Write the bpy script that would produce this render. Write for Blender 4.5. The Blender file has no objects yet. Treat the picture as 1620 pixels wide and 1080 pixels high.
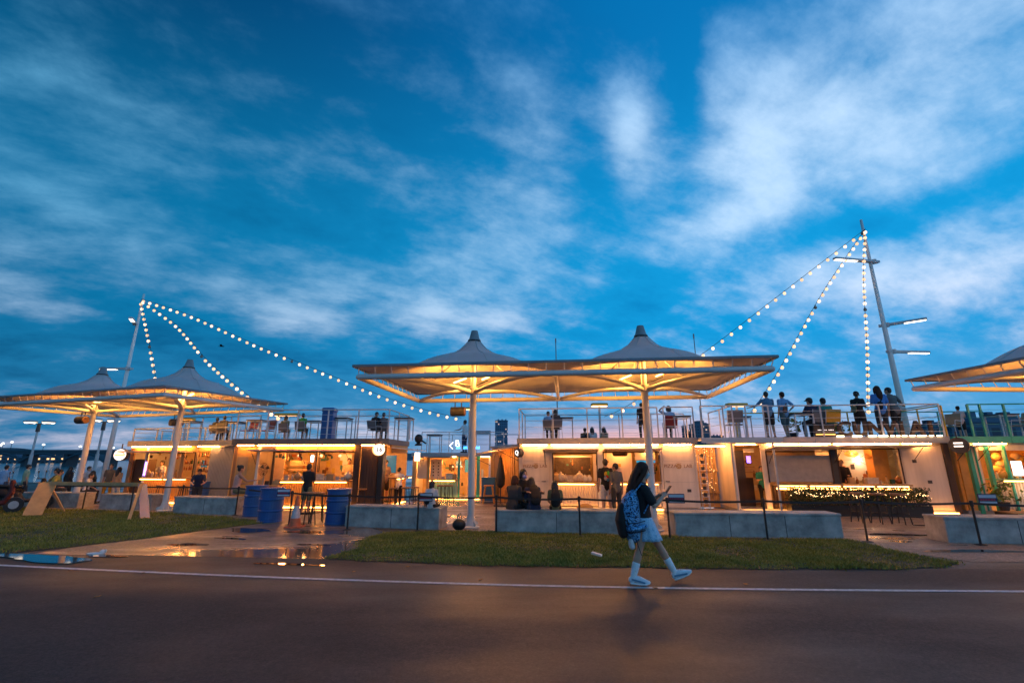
import bpy, bmesh, math, random
from mathutils import Vector, Matrix
R = math.radians
sc = bpy.context.scene
COL = sc.collection
random.seed(7)

# ------------------------------------------------------------------ camera
FPX, PITCH, EYE = 733.0, R(14.26), 1.6          # focal length in pixels of a 1620 px wide frame
cam_d = bpy.data.cameras.new('camera'); cam = bpy.data.objects.new('camera', cam_d); COL.objects.link(cam)
cam_d.sensor_width = 36; cam_d.lens = FPX*36/1620; cam_d.clip_start = .05; cam_d.clip_end = 9000
cam.location = (0, 0, EYE); cam.rotation_euler = (R(90)+PITCH, 0, 0)
sc.camera = cam

# ------------------------------------------------------------------ sky
world = bpy.data.worlds.new('World'); sc.world = world; world.use_nodes = True
def build_sky():
    nt = world.node_tree; nt.nodes.clear(); N = nt.nodes.new; L = nt.links.new
    def val(x, s):
        if isinstance(x, (int, float)): s.default_value = x
        elif isinstance(x, (tuple, list)): s.default_value = x
        else: L(x, s)
    def m(op, a, b=0.0, c=0.0, clamp=False):
        n = N('ShaderNodeMath'); n.operation = op; n.use_clamp = clamp
        val(a, n.inputs[0]); val(b, n.inputs[1]); val(c, n.inputs[2]); return n.outputs[0]
    def ss(x, lo, hi):
        n = N('ShaderNodeMapRange'); n.interpolation_type = 'SMOOTHSTEP'
        val(x, n.inputs[0]); n.inputs[1].default_value = lo; n.inputs[2].default_value = hi; return n.outputs[0]
    def mix(f, a, b):
        n = N('ShaderNodeMix'); n.data_type = 'RGBA'; val(f, n.inputs[0]); val(a, n.inputs[6]); val(b, n.inputs[7]); return n.outputs[2]
    def xyz(a, b, c):
        n = N('ShaderNodeCombineXYZ'); val(a, n.inputs[0]); val(b, n.inputs[1]); val(c, n.inputs[2]); return n.outputs[0]
    def noise(v, scale, det, rough, dist=0.0):
        n = N('ShaderNodeTexNoise'); L(v, n.inputs['Vector']); n.inputs['Scale'].default_value = scale; n.inputs['Detail'].default_value = det
        n.inputs['Roughness'].default_value = rough; n.inputs['Distortion'].default_value = dist; return n.outputs[0]
    tc = N('ShaderNodeTexCoord'); nv = N('ShaderNodeVectorMath'); nv.operation = 'NORMALIZE'; L(tc.outputs['Generated'], nv.inputs[0])
    sp = N('ShaderNodeSeparateXYZ'); L(nv.outputs[0], sp.inputs[0]); x, y, z = sp.outputs
    az = m('ARCTAN2', x, y); el = m('ARCSINE', z)
    zz = m('ADD', m('MAXIMUM', z, 0.0), .30)
    qx = m('DIVIDE', x, zz); qy = m('DIVIDE', y, zz)
    # the cloud sheets stream from the lower left to the upper right: stretch along that direction
    ca, sa = math.cos(R(24)), math.sin(R(24))
    u = m('ADD', m('MULTIPLY', qx, ca), m('MULTIPLY', qy, sa)); v = m('SUBTRACT', m('MULTIPLY', qy, ca), m('MULTIPLY', qx, sa))
    big = noise(xyz(m('MULTIPLY', u, .6), v, 3.1), 1.1, 5, .6, .3)
    mid = noise(xyz(m('MULTIPLY', u, .6), v, 8.4), 2.7, 9, .60, .25)
    fine = noise(xyz(m('MULTIPLY', u, .75), v, 1.7), 8.0, 9, .62, .1)
    def blob(a0, e0, wa, we, amp, rot=0.0):
        da = m('SUBTRACT', az, R(a0)); de = m('SUBTRACT', el, R(e0)); c, s = math.cos(R(rot)), math.sin(R(rot))
        p = m('DIVIDE', m('ADD', m('MULTIPLY', da, c), m('MULTIPLY', de, s)), R(wa)); q = m('DIVIDE', m('SUBTRACT', m('MULTIPLY', de, c), m('MULTIPLY', da, s)), R(we))
        r2 = m('ADD', m('MULTIPLY', p, p), m('MULTIPLY', q, q))
        return m('MULTIPLY', m('POWER', 2.718, m('MULTIPLY', r2, -1.0)), amp)
    field = m('ADD', m('ADD', m('MULTIPLY', m('SUBTRACT', big, .5), 1.5), m('MULTIPLY', m('SUBTRACT', mid, .5), 1.55)), m('MULTIPLY', m('SUBTRACT', fine, .5), 1.05))
    for b in SKY_BLOBS: field = m('ADD', field, blob(b[0], b[1], b[2], b[3], b[4]*.85, b[5]))
    field = m('ADD', field, -.05)
    field = m('ADD', field, m('MULTIPLY', ss(y, .1, -.6), .22))       # unseen cloud cover added behind the viewer, to brighten surfaces facing it
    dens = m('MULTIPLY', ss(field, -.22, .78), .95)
    # clear sky: deep blue overhead, paler at the horizon, brighter towards the sunset on the right
    west = ss(az, R(-62), R(34)); up_ = ss(el, R(20), R(52))
    low = mix(west, (.012, .15, .32, 1), (.10, .34, .62, 1)); midc = mix(west, (.003, .14, .31, 1), (.006, .30, .66, 1)); top = mix(west, (.001, .022, .085, 1), (.002, .15, .42, 1))
    base = mix(ss(el, R(1), R(15)), low, midc); base = mix(up_, base, top)
    base = mix(ss(field, -.75, -.12), mix(.62, base, mix(west, (.001, .05, .14, 1), (.001, .17, .45, 1))), base)
    glow = mix(west, (.11, .38, .62, 1), (.52, .72, .96, 1))
    cl = mix(ss(el, R(24), R(8)), glow, mix(west, (.36, .50, .70, 1), (.74, .78, .93, 1)))
    cl = mix(m('MULTIPLY', ss(el, R(10), R(2)), .7), cl, (.80, .66, .74, 1))
    cl = mix(m('MULTIPLY', ss(el, R(33), R(52)), .8), cl, mix(west, (.006, .12, .32, 1), (.05, .38, .80, 1)))
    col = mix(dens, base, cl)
    pink = m('MULTIPLY', ss(el, R(5.5), R(1.5)), blob(15, 2, 15, 30, .95))
    col = mix(pink, col, (.82, .42, .40, 1))
    below = ss(el, R(-1), R(-8)); col = mix(below, col, (.02, .05, .08, 1))
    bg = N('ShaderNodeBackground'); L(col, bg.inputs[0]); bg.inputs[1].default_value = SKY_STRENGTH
    out = N('ShaderNodeOutputWorld'); L(bg.outputs[0], out.inputs[0])
SKY_STRENGTH = 1.0
#            azimuth, elevation, half widths, amount, tilt  (degrees)
SKY_BLOBS = [(38, 34, 15, 11, .35, -20), (30, 28, 9, 5, .34, 10), (24, 24.5, 6, 2.6, .30, 12), (50, 30, 14, 8, .20, 0), (16.3, 38.2, 2.6, 5.0, .42, -10), (3.0, 35, 7, 9, .20, 0), (-4, 27, 9, 5, .10, -10),
             (46, 17.3, 9, 3.2, .42, 6), (-24, 18, 22, 2.6, .26, -7), (-47.5, 13, 4.5, 1.9, .52, -10), (-27, 15.2, 6, 2.0, .40, -6), (-5, 16.5, 13, 2.4, .36, -8), (-45, 22, 6, 1.6, .22, -12), (10, 8, 20, 3, .16, 0),
             (24, 39.5, 2.6, 6.5, -.60, -6), (11, 33, 3.2, 6, -.32, 0), (15, 19.5, 16, 3.4, -.34, 6), (41, 22.8, 13, 1.9, -.62, -3), (-44, 40, 26, 16, -.45, 0), (-38, 10, 16, 3, -.25, 0), (30, 14, 10, 2.6, -.16, 0), (14, 50, 10, 6, -.2, 0), (-20, 26, 16, 5, -.10, 0)]
build_sky()

# the sun has set: a faint warm remainder from the bright side of the sky
sun_d = bpy.data.lights.new('sun', 'SUN'); sun_d.energy = .12; sun_d.angle = R(20); sun_d.color = (1, .72, .55)
sun = bpy.data.objects.new('sun', sun_d); COL.objects.link(sun); sun.rotation_euler = (R(78), 0, R(150))

vs = sc.view_settings; vs.view_transform = 'Standard'; vs.look = 'None'; vs.exposure = 0.2; vs.gamma = 1.0; vs.use_curve_mapping = False
sc.render.engine = 'CYCLES'
cy = sc.cycles; cy.use_denoising = True; cy.max_bounces = 6; cy.diffuse_bounces = 3; cy.glossy_bounces = 3; cy.transmission_bounces = 4; cy.transparent_max_bounces = 6
cy.sample_clamp_indirect = 4.0; cy.caustics_reflective = False; cy.caustics_refractive = False

# ------------------------------------------------------------------ measuring helpers (photo pixel -> place)
FWD = Vector((0, math.cos(PITCH), math.sin(PITCH))); UPV = Vector((0, -math.sin(PITCH), math.cos(PITCH))); RGT = Vector((1, 0, 0)); EYEP = Vector((0, 0, EYE))
def ray(px, py): return RGT*((px-810)/FPX) - UPV*((py-540)/FPX) + FWD
def G(px, py, z=0.0):
    d = ray(px, py); return EYEP + d*((z-EYE)/d.z)
def W(px, py, Y):
    d = ray(px, py); return EYEP + d*(Y/d.y)
class Frame:
    def __init__(s, x, y, deg, z=0.0):
        s.o = Vector((x, y, z)); s.a = R(deg); s.e = Vector((math.cos(s.a), math.sin(s.a), 0)); s.n = Vector((-math.sin(s.a), math.cos(s.a), 0))
    def on(s, px, py, ly=0.0):                    # where the pixel's ray meets the plane local y = ly
        d = ray(px, py); p0 = s.o + s.n*ly; t = (p0-EYEP).dot(s.n)/d.dot(s.n); p = EYEP + d*t - s.o
        return p.dot(s.e), p.z
    def x(s, px, ly=0.0, py=750): return s.on(px, py, ly)[0]
    def zz(s, px, py, ly=0.0): return s.on(px, py, ly)[1]
    def w(s, lx, ly, lz): return s.o + s.e*lx + s.n*ly + Vector((0, 0, lz))

# ------------------------------------------------------------------ materials
MATS = {}
def mat(name, col, rough=.6, metal=0.0, var=.18, scale=6.0, bump=0.0, bscale=None, emit=None, estr=0.0, alpha=None, trans=0.0, spec=None, streak=False):
    if name in MATS: return MATS[name]
    mt = bpy.data.materials.new(name); mt.use_nodes = True; nt = mt.node_tree; b = nt.nodes['Principled BSDF']; N = nt.nodes.new; L = nt.links.new
    c = tuple(col)+(1,)
    b.inputs['Roughness'].default_value = rough; b.inputs['Metallic'].default_value = metal
    if spec is not None: b.inputs['Specular IOR Level'].default_value = spec
    tc = N('ShaderNodeTexCoord'); src = tc.outputs['Object']
    if streak:
        mp = N('ShaderNodeMapping'); mp.inputs['Scale'].default_value = (1, 1, .12); L(src, mp.inputs[0]); src = mp.outputs[0]
    if var > 0:
        n = N('ShaderNodeTexNoise'); n.inputs['Scale'].default_value = scale; n.inputs['Detail'].default_value = 6; n.inputs['Roughness'].default_value = .65; L(src, n.inputs['Vector'])
        rp = N('ShaderNodeValToRGB'); rp.color_ramp.elements[0].position = .3; rp.color_ramp.elements[1].position = .72
        rp.color_ramp.elements[0].color = tuple(max(0, k*(1-var)) for k in col)+(1,); rp.color_ramp.elements[1].color = tuple(min(1, k*(1+var)) for k in col)+(1,)
        L(n.outputs[0], rp.inputs[0]); L(rp.outputs[0], b.inputs['Base Color'])
        rm = N('ShaderNodeMapRange'); rm.inputs[3].default_value = max(.03, rough-.12); rm.inputs[4].default_value = min(1, rough+.12); L(n.outputs[0], rm.inputs[0]); L(rm.outputs[0], b.inputs['Roughness'])
    else: b.inputs['Base Color'].default_value = c
    if bump > 0:
        n2 = N('ShaderNodeTexNoise'); n2.inputs['Scale'].default_value = bscale or scale*8; n2.inputs['Detail'].default_value = 4; L(tc.outputs['Object'], n2.inputs['Vector'])
        bp = N('ShaderNodeBump'); bp.inputs['Strength'].default_value = bump; bp.inputs['Distance'].default_value = .01; L(n2.outputs[0], bp.inputs['Height']); L(bp.outputs[0], b.inputs['Normal'])
    if emit: b.inputs['Emission Color'].default_value = tuple(emit)+(1,); b.inputs['Emission Strength'].default_value = estr
    if trans:
        tr = N('ShaderNodeBsdfTranslucent'); tr.inputs[0].default_value = c; mx = N('ShaderNodeMixShader'); mx.inputs[0].default_value = trans
        L(b.outputs[0], mx.inputs[1]); L(tr.outputs[0], mx.inputs[2]); L(mx.outputs[0], nt.nodes['Material Output'].inputs[0])
    MATS[name] = mt; return mt
def lit(name, col, s): return mat(name, col, .5, var=0, emit=col, estr=s)
WARM = (1.0, .37, .08); AMBER = (1.0, .40, .08); SOFT = (1.0, .72, .42)
M_WHITE = mat('white_paint', (.74, .73, .71), .5, var=.08, scale=2.5, streak=True)
M_TUBE = mat('canopy_steel', (.66, .66, .66), .42, var=.1, scale=3)
M_MEMB = mat('canopy_membrane', (.56, .55, .56), .7, var=.12, scale=1.2, trans=.22)
M_CAP = mat('cap_grey', (.22, .25, .27), .6)
M_BLACK = mat('black_metal', (.012, .012, .013), .45, var=.3)
M_DARK = mat('dark_grey', (.045, .045, .05), .6)
M_GREY = mat('grey_metal', (.33, .33, .34), .5, var=.12)
M_STEEL = mat('galvanised', (.45, .47, .49), .4, metal=.5, var=.15)
M_RAIL = mat('rail_paint', (.55, .56, .58), .45, var=.1)
M_CONC = mat('concrete', (.36, .36, .345), .8, var=.5, scale=2.6, bump=.25, bscale=40)
M_PANEL = mat('cream_panel', (.68, .59, .50), .55, var=.2, scale=2.4, streak=True)
M_PANELG = mat('grey_panel', (.36, .35, .35), .6, var=.12, scale=2)
M_INNER = mat('interior_wall', (.56, .40, .22), .7, var=.15)
M_INNERW = mat('interior_white', (.72, .68, .62), .7, var=.06)
M_WOOD = mat('wood', (.30, .15, .06), .6, var=.35, scale=5, streak=True)
M_WOODL = mat('pale_wood', (.46, .29, .13), .65, var=.25, scale=4, streak=True)
M_WOODD = mat('dark_wood', (.055, .028, .016), .65, var=.5, scale=4, streak=True)
M_BOARD = mat('dark_board', (.05, .035, .025), .6, var=.5, scale=14)
M_BLUE = mat('barrel_blue', (.012, .09, .30), .4, var=.15, bump=.1)
M_TEAL = mat('teal_paint', (.03, .36, .28), .45, var=.15)
M_YEL = mat('yellow_paint', (.65, .38, .03), .5, var=.15)
M_ORANGE = mat('orange_panel', (.60, .30, .07), .6, var=.15)
M_GLASS = mat('dark_glass', (.02, .05, .08), .08, var=0)
M_FABRIC = mat('mesh_fabric', (.16, .16, .17), .8, var=.15, scale=40)
M_LED = lit('led_warm', (1.0, .39, .10), 66)
M_LEDP = lit('led_plinth', (1.0, .37, .07), 17)
M_LEDS = lit('led_counter', (1.0, .40, .09), 15)
M_BULB = lit('bulb_glow', (1.0, .60, .34), 1.35)
M_LAMP = lit('lamp_plate', (1.0, .80, .58), 5)
M_SIGN = lit('sign_white', (1.0, .92, .84), 1.3)
M_TUBEL = lit('uplight_tube', (1.0, .60, .2), 8)

# ------------------------------------------------------------------ mesh helpers
class MB:
    def __init__(s): s.v = []; s.f = []
    def add(s, vs, fs):
        o = len(s.v); s.v += [tuple(p) for p in vs]; s.f += [tuple(i+o for i in q) for q in fs]; return s
    def box(s, x0, x1, y0, y1, z0, z1):
        return s.add([(x0,y0,z0),(x1,y0,z0),(x1,y1,z0),(x0,y1,z0),(x0,y0,z1),(x1,y0,z1),(x1,y1,z1),(x0,y1,z1)], [(3,2,1,0),(4,5,6,7),(0,1,5,4),(1,2,6,5),(2,3,7,6),(3,0,4,7)])
    def bbox(s, x0, x1, y0, y1, z0, z1, b=.02):   # box with chamfered vertical and top edges
        P = [(x0+b,y0),(x1-b,y0),(x1,y0+b),(x1,y1-b),(x1-b,y1),(x0+b,y1),(x0,y1-b),(x0,y0+b)]
        Q = [(x0+2*b,y0+b),(x1-2*b,y0+b),(x1-b,y0+2*b),(x1-b,y1-2*b),(x1-2*b,y1-b),(x0+2*b,y1-b),(x0+b,y1-2*b),(x0+b,y0+2*b)]
        vs = [(a,c,z0) for a,c in P]+[(a,c,z1-b) for a,c in P]+[(a,c,z1) for a,c in Q]
        fs = [tuple(range(7,-1,-1)), tuple(range(16,24))]
        for k in range(8):
            j = (k+1)%8; fs += [(k,j,8+j,8+k),(8+k,8+j,16+j,16+k)]
        return s.add(vs, fs)
    def obox(s, p0, p1, w, h, up=(0,0,1)):       # bar of rectangular section from p0 to p1
        p0, p1, up = Vector(p0), Vector(p1), Vector(up); t = (p1-p0).normalized(); a = t.cross(up)
        if a.length < 1e-4: a = t.cross(Vector((0,1,0)))
        a = a.normalized()*w/2; b = a.cross(t).normalized()*h/2
        return s.add([p0-a-b,p0+a-b,p0+a+b,p0-a+b,p1-a-b,p1+a-b,p1+a+b,p1-a+b], [(0,1,2,3),(7,6,5,4),(1,0,4,5),(2,1,5,6),(3,2,6,7),(0,3,7,4)])
    def cyl(s, p0, p1, r0, r1=None, n=12, cap=True):
        return s.sweep([p0, p1], [r0, r0 if r1 is None else r1], n=n, cap=cap, rnd=False)
    def sweep(s, pts, radii, side=None, n=10, cap=True, rnd=True):
        pts = [Vector(p) for p in pts]; radii = [(r, r) if isinstance(r, (int, float)) else r for r in radii]
        T = []
        for i in range(len(pts)):
            a = pts[max(i-1,0)]; b = pts[min(i+1,len(pts)-1)]; T.append((b-a).normalized())
        sd = Vector(side) if side else (Vector((1,0,0)) if abs(T[0].x) < .8 else Vector((0,1,0)))
        rings = []
        if rnd and cap:
            r0, r1 = radii[0], radii[-1]; k0, k1 = min(r0), min(r1)
            rings += [(pts[0]-T[0]*k0*.92, tuple(q*.38 for q in r0), T[0]), (pts[0]-T[0]*k0*.6, tuple(q*.8 for q in r0), T[0])]
        rings += list(zip(pts, radii, T))
        if rnd and cap: rings += [(pts[-1]+T[-1]*k1*.6, tuple(q*.8 for q in r1), T[-1]), (pts[-1]+T[-1]*k1*.92, tuple(q*.38 for q in r1), T[-1])]
        vs = []
        for p, (rx, ry), t in rings:
            a = (sd - t*sd.dot(t))
            if a.length < 1e-4: a = t.orthogonal()
            a.normalize(); sd = a; b = t.cross(a)
            vs += [p + a*(rx*math.cos(2*math.pi*k/n)) + b*(ry*math.sin(2*math.pi*k/n)) for k in range(n)]
        fs = []
        for i in range(len(rings)-1):
            for k in range(n):
                j = (k+1) % n; fs.append((i*n+k, i*n+j, (i+1)*n+j, (i+1)*n+k))
        if cap: fs += [tuple(range(n-1,-1,-1)), tuple(range((len(rings)-1)*n, len(rings)*n))]
        return s.add(vs, fs)
    def ball(s, c, r, n=10, m_=6):
        c = Vector(c); r = (r, r, r) if isinstance(r, (int, float)) else r
        vs = [c+Vector((0,0,-r[2]))]
        for i in range(1, m_):
            ph = -math.pi/2+math.pi*i/m_
            vs += [c+Vector((r[0]*math.cos(ph)*math.cos(2*math.pi*k/n), r[1]*math.cos(ph)*math.sin(2*math.pi*k/n), r[2]*math.sin(ph))) for k in range(n)]
        vs.append(c+Vector((0,0,r[2]))); fs = []
        for k in range(n):
            j = (k+1)%n; fs.append((0,1+j,1+k)); fs.append((len(vs)-1, 1+(m_-2)*n+k, 1+(m_-2)*n+j))
            for i in range(m_-2): fs.append((1+i*n+k,1+i*n+j,1+(i+1)*n+j,1+(i+1)*n+k))
        return s.add(vs, fs)
    def lathe(s, prof, c=(0,0,0), n=20):
        c = Vector(c); vs = []; fs = []
        for r, z in prof: vs += [c+Vector((r*math.cos(2*math.pi*k/n), r*math.sin(2*math.pi*k/n), z)) for k in range(n)]
        for i in range(len(prof)-1):
            for k in range(n):
                j = (k+1)%n; fs.append((i*n+k,i*n+j,(i+1)*n+j,(i+1)*n+k))
        fs += [tuple(range(n-1,-1,-1)), tuple(range((len(prof)-1)*n, len(prof)*n))]
        return s.add(vs, fs)
    def prism(s, poly, z0, z1):
        n = len(poly); vs = [(p[0],p[1],z0) for p in poly]+[(p[0],p[1],z1) for p in poly]
        return s.add(vs, [tuple(range(n-1,-1,-1)), tuple(range(n,2*n))]+[(i,(i+1)%n,n+(i+1)%n,n+i) for i in range(n)])
    def mesh(s, name, material, smooth=False):
        me = bpy.data.meshes.new(name); me.from_pydata(s.v, [], s.f)
        bm = bmesh.new(); bm.from_mesh(me); bmesh.ops.recalc_face_normals(bm, faces=bm.faces); bm.to_mesh(me); bm.free()
        if smooth: me.shade_smooth() if hasattr(me, 'shade_smooth') else None
        if material: me.materials.append(material)
        return me
    def build(s, name, material, parent=None, smooth=False):
        o = bpy.data.objects.new(name, s.mesh(name, material, smooth)); COL.objects.link(o)
        if parent: o.parent = parent
        return o
def tag(o, label=None, cat=None, group=None, kind=None):
    for k, x in (('label', label), ('category', cat), ('group', group), ('kind', kind)):
        if x: o[k] = x
    return o
def thing(name, label, cat, loc=(0,0,0), rz=0.0, group=None):
    o = bpy.data.objects.new(name, None); COL.objects.link(o); o.location = loc; o.rotation_euler = (0, 0, rz); o.empty_display_size = .2
    return tag(o, label, cat, group)
def struct(o, label=None): return tag(o, label, kind='structure')
def copy_tree(o, parent=None):
    c = o.copy(); COL.objects.link(c); c.parent = parent
    for ch in list(o.children): copy_tree(ch, c)
    return c
def place(proto, used, loc, rz, label, group=None):
    o = proto if not used else copy_tree(proto)
    used.append(1); o.location = loc; o.rotation_euler = (0, 0, rz); o['label'] = label
    if group: o['group'] = group
    return o
def light(name, loc, power, col=WARM, radius=.12, parent=None, kind='POINT', size=None, rot=None):
    d = bpy.data.lights.new(name, kind); d.energy = power; d.color = col
    if kind == 'AREA': d.shape = 'RECTANGLE'; d.size, d.size_y = size
    else: d.shadow_soft_size = radius
    o = bpy.data.objects.new(name, d); COL.objects.link(o); o.location = loc
    if rot: o.rotation_euler = rot
    if parent: o.parent = parent
    return o
def lettering(name, txt, size, material, parent, loc, rot=(R(90),0,0), depth=.006, bold=0.0):
    cu = bpy.data.curves.new(name, 'FONT'); cu.body = txt; cu.size = size; cu.extrude = depth; cu.align_x = 'CENTER'; cu.align_y = 'CENTER'; cu.offset = bold; cu.resolution_u = 3
    t = bpy.data.objects.new(name, cu); COL.objects.link(t)
    me = bpy.data.meshes.new_from_object(t.evaluated_get(bpy.context.evaluated_depsgraph_get())); bpy.data.objects.remove(t)
    me.materials.clear(); me.materials.append(material)
    o = bpy.data.objects.new(name, me); COL.objects.link(o); o.location = loc; o.rotation_euler = rot
    if parent: o.parent = parent
    return o

# ------------------------------------------------------------------ ground, road, plaza
def asphalt(name, c0, c1, wet, seed):
    mt = bpy.data.materials.new(name); mt.use_nodes = True; nt = mt.node_tree; b = nt.nodes['Principled BSDF']; N = nt.nodes.new; L = nt.links.new
    tc = N('ShaderNodeTexCoord'); mp = N('ShaderNodeMapping'); mp.inputs['Location'].default_value = (seed, seed*.7, 0); L(tc.outputs['Object'], mp.inputs[0])
    a = N('ShaderNodeTexNoise'); a.inputs['Scale'].default_value = .55; a.inputs['Detail'].default_value = 5; a.inputs['Roughness'].default_value = .6; L(mp.outputs[0], a.inputs['Vector'])
    f = N('ShaderNodeTexNoise'); f.inputs['Scale'].default_value = 48; f.inputs['Detail'].default_value = 5; f.inputs['Roughness'].default_value = .75; L(mp.outputs[0], f.inputs['Vector'])
    r1 = N('ShaderNodeValToRGB'); r1.color_ramp.elements[0].position = .3; r1.color_ramp.elements[1].position = .75; r1.color_ramp.elements[0].color = c0+(1,); r1.color_ramp.elements[1].color = c1+(1,); L(a.outputs[0], r1.inputs[0])
    mx = N('ShaderNodeMix'); mx.data_type = 'RGBA'; mx.blend_type = 'MULTIPLY'; mx.inputs[0].default_value = .85; L(r1.outputs[0], mx.inputs[6])
    r2 = N('ShaderNodeValToRGB'); r2.color_ramp.elements[0].position = .35; r2.color_ramp.elements[0].color = (.3,.3,.3,1); r2.color_ramp.elements[1].position = .66; r2.color_ramp.elements[1].color = (1.7,1.68,1.62,1); L(f.outputs[0], r2.inputs[0]); L(r2.outputs[0], mx.inputs[7])
    sp = N('ShaderNodeTexNoise'); sp.inputs['Scale'].default_value = 16; sp.inputs['Detail'].default_value = 6; sp.inputs['Roughness'].default_value = .8; L(mp.outputs[0], sp.inputs['Vector'])
    r3 = N('ShaderNodeValToRGB'); r3.color_ramp.elements[0].position = .36; r3.color_ramp.elements[0].color = (.5,.5,.5,1); r3.color_ramp.elements[1].position = .66; r3.color_ramp.elements[1].color = (1.5,1.45,1.4,1); L(sp.outputs[0], r3.inputs[0])
    mx3 = N('ShaderNodeMix'); mx3.data_type = 'RGBA'; mx3.blend_type = 'MULTIPLY'; mx3.inputs[0].default_value = 1; L(mx.outputs[2], mx3.inputs[6]); L(r3.outputs[0], mx3.inputs[7]); mx = mx3
    # fine cracks
    vo = N('ShaderNodeTexVoronoi'); vo.feature = 'DISTANCE_TO_EDGE'; vo.inputs['Scale'].default_value = .8; 
    wv = N('ShaderNodeMix'); wv.data_type = 'VECTOR'; wv.inputs[0].default_value = .45; L(mp.outputs[0], wv.inputs[4]); L(sp.outputs[1], wv.inputs[5]); L(wv.outputs[1], vo.inputs['Vector'])
    cr = N('ShaderNodeMapRange'); cr.inputs[1].default_value = .0; cr.inputs[2].default_value = .004; cr.inputs[3].default_value = .75; cr.inputs[4].default_value = 1; L(vo.outputs['Distance'], cr.inputs[0])
    m2 = N('ShaderNodeMix'); m2.data_type = 'RGBA'; m2.blend_type = 'MULTIPLY'; m2.inputs[0].default_value = 1; L(mx.outputs[2], m2.inputs[6]); L(cr.outputs[0], m2.inputs[7]); L(m2.outputs[2], b.inputs['Base Color'])
    w = N('ShaderNodeTexNoise'); w.inputs['Scale'].default_value = .38; w.inputs['Detail'].default_value = 4; w.inputs['Roughness'].default_value = .55
    mp2 = N('ShaderNodeMapping'); mp2.inputs['Scale'].default_value = (.55, 1.3, 1); mp2.inputs['Location'].default_value = (seed*3, seed, 0); L(tc.outputs['Object'], mp2.inputs[0]); L(mp2.outputs[0], w.inputs['Vector'])
    mr = N('ShaderNodeMapRange'); mr.inputs[1].default_value = wet[0]; mr.inputs[2].default_value = wet[1]; mr.inputs[3].default_value = wet[2]; mr.inputs[4].default_value = wet[3]; L(w.outputs[0], mr.inputs[0]); L(mr.outputs[0], b.inputs['Roughness'])
    bp = N('ShaderNodeBump'); bp.inputs['Distance'].default_value = .006; L(f.outputs[0], bp.inputs['Height'])
    ms = N('ShaderNodeMapRange'); ms.inputs[1].default_value = wet[2]; ms.inputs[2].default_value = wet[3]; ms.inputs[3].default_value = .04; ms.inputs[4].default_value = .9; L(mr.outputs[0], ms.inputs[0]); L(ms.outputs[0], bp.inputs['Strength'])
    L(bp.outputs[0], b.inputs['Normal']); MATS[name] = mt; return mt
M_ROAD = asphalt('road_asphalt', (.020, .017, .017), (.042, .034, .032), (.66, .40, .50, .82), 3.0)
M_PLAZA = asphalt('plaza_concrete', (.16, .125, .10), (.30, .25, .21), (.60, .46, .12, .62), 9.0)
M_DRIVE = asphalt('wet_concrete', (.10, .082, .07), (.23, .19, .155), (.56, .44, .07, .55), 14.0)
M_GROUND = asphalt('far_ground', (.07, .06, .05), (.13, .11, .09), (.6, .4, .5, .8), 1.0)
M_SOIL = mat('verge_soil', (.045, .045, .018), .95, var=.4, scale=3)
M_LINE = mat('line_paint', (.50, .52, .54), .6, var=.42, scale=14, bump=.3)
M_WATER = mat('puddle_water', (.02, .022, .024), .04, var=0)
def sheet(name, poly, z, material):
    mb = MB(); mb.add([(p[0], p[1], z) for p in poly], [tuple(range(len(poly)))]); o = mb.build(name, material); return struct(o)
def gprof(y):
    if y < 19: return 0.0
    if y < 23: return -.3*(y-19)/4
    if y < 44: return -.3-.1*(y-23)/21
    if y < 47: return -.4-2.8*(y-44)/3
    return -3.2
def strip(name, xs, ys, dz, material):
    mb = MB(); k = 0
    for y in ys: mb.v += [(xs[0], y, gprof(y)+dz), (xs[1], y, gprof(y)+dz)]
    for i in range(len(ys)-1): mb.f.append((2*i, 2*i+1, 2*i+3, 2*i+2))
    return struct(mb.build(name, material))
strip('ground', (-4000, 4000), [-60, 19, 23, 44, 47, 5000], 0, M_GROUND)
LINE = [(-40, 14.6), (-20, 10.2), (-13, 8.8), (-7.94, 7.82), (-3.62, 7.10), (0, 6.64), (3.12, 6.45), (6.39, 6.36), (12, 6.2), (40, 5.6)]
EDGE = [(-40, 16.0), (-20, 11.5), (-13, 9.7), (-8.9, 8.75), (-6, 8.6), (-3.14, 8.33), (-1.1, 7.93), (1.8, 7.62), (4.6, 7.55), (7, 7.6), (12, 7.5), (40, 7.2)]
sheet('road', [(-40, -40), (40, -40)]+EDGE[::-1], .004, M_ROAD)
def ribbon(name, pts, w, z, material):
    mb = MB(); out = []
    fine = []
    for i in range(len(pts)-1):
        for k in range(6):
            t = k/6; fine.append((pts[i][0]*(1-t)+pts[i+1][0]*t, pts[i][1]*(1-t)+pts[i+1][1]*t))
    fine.append(pts[-1])
    for _ in range(6): fine = [fine[0]]+[((a[0]+2*b[0]+c[0])/4, (a[1]+2*b[1]+c[1])/4) for a, b, c in zip(fine, fine[1:], fine[2:])]+[fine[-1]]
    for i, (x, y) in enumerate(fine):
        a = fine[max(0, i-1)]; b = fine[min(len(fine)-1, i+1)]; t = Vector((b[0]-a[0], b[1]-a[1])).normalized()
        mb.v += [(x+t.y*w/2, y-t.x*w/2, z), (x-t.y*w/2, y+t.x*w/2, z)]
    for i in range(len(fine)-1): mb.f.append((2*i, 2*i+2, 2*i+3, 2*i+1))
    return struct(mb.build(name, material))
ribbon('edge_line', LINE, .085, .009, M_LINE)
PL_FRONT = [(-40, 24), (-25, 18.6), (-15.5, 16.4), (-10.5, 15.1), (-6.2, 13.1), (-3.6, 12.2), (-1.4, 11.5), (3.5, 10.6), (6.95, 10.15), (6.9, 9.0), (7.4, 8.1), (14, 7.9), (40, 7.5)]
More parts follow.
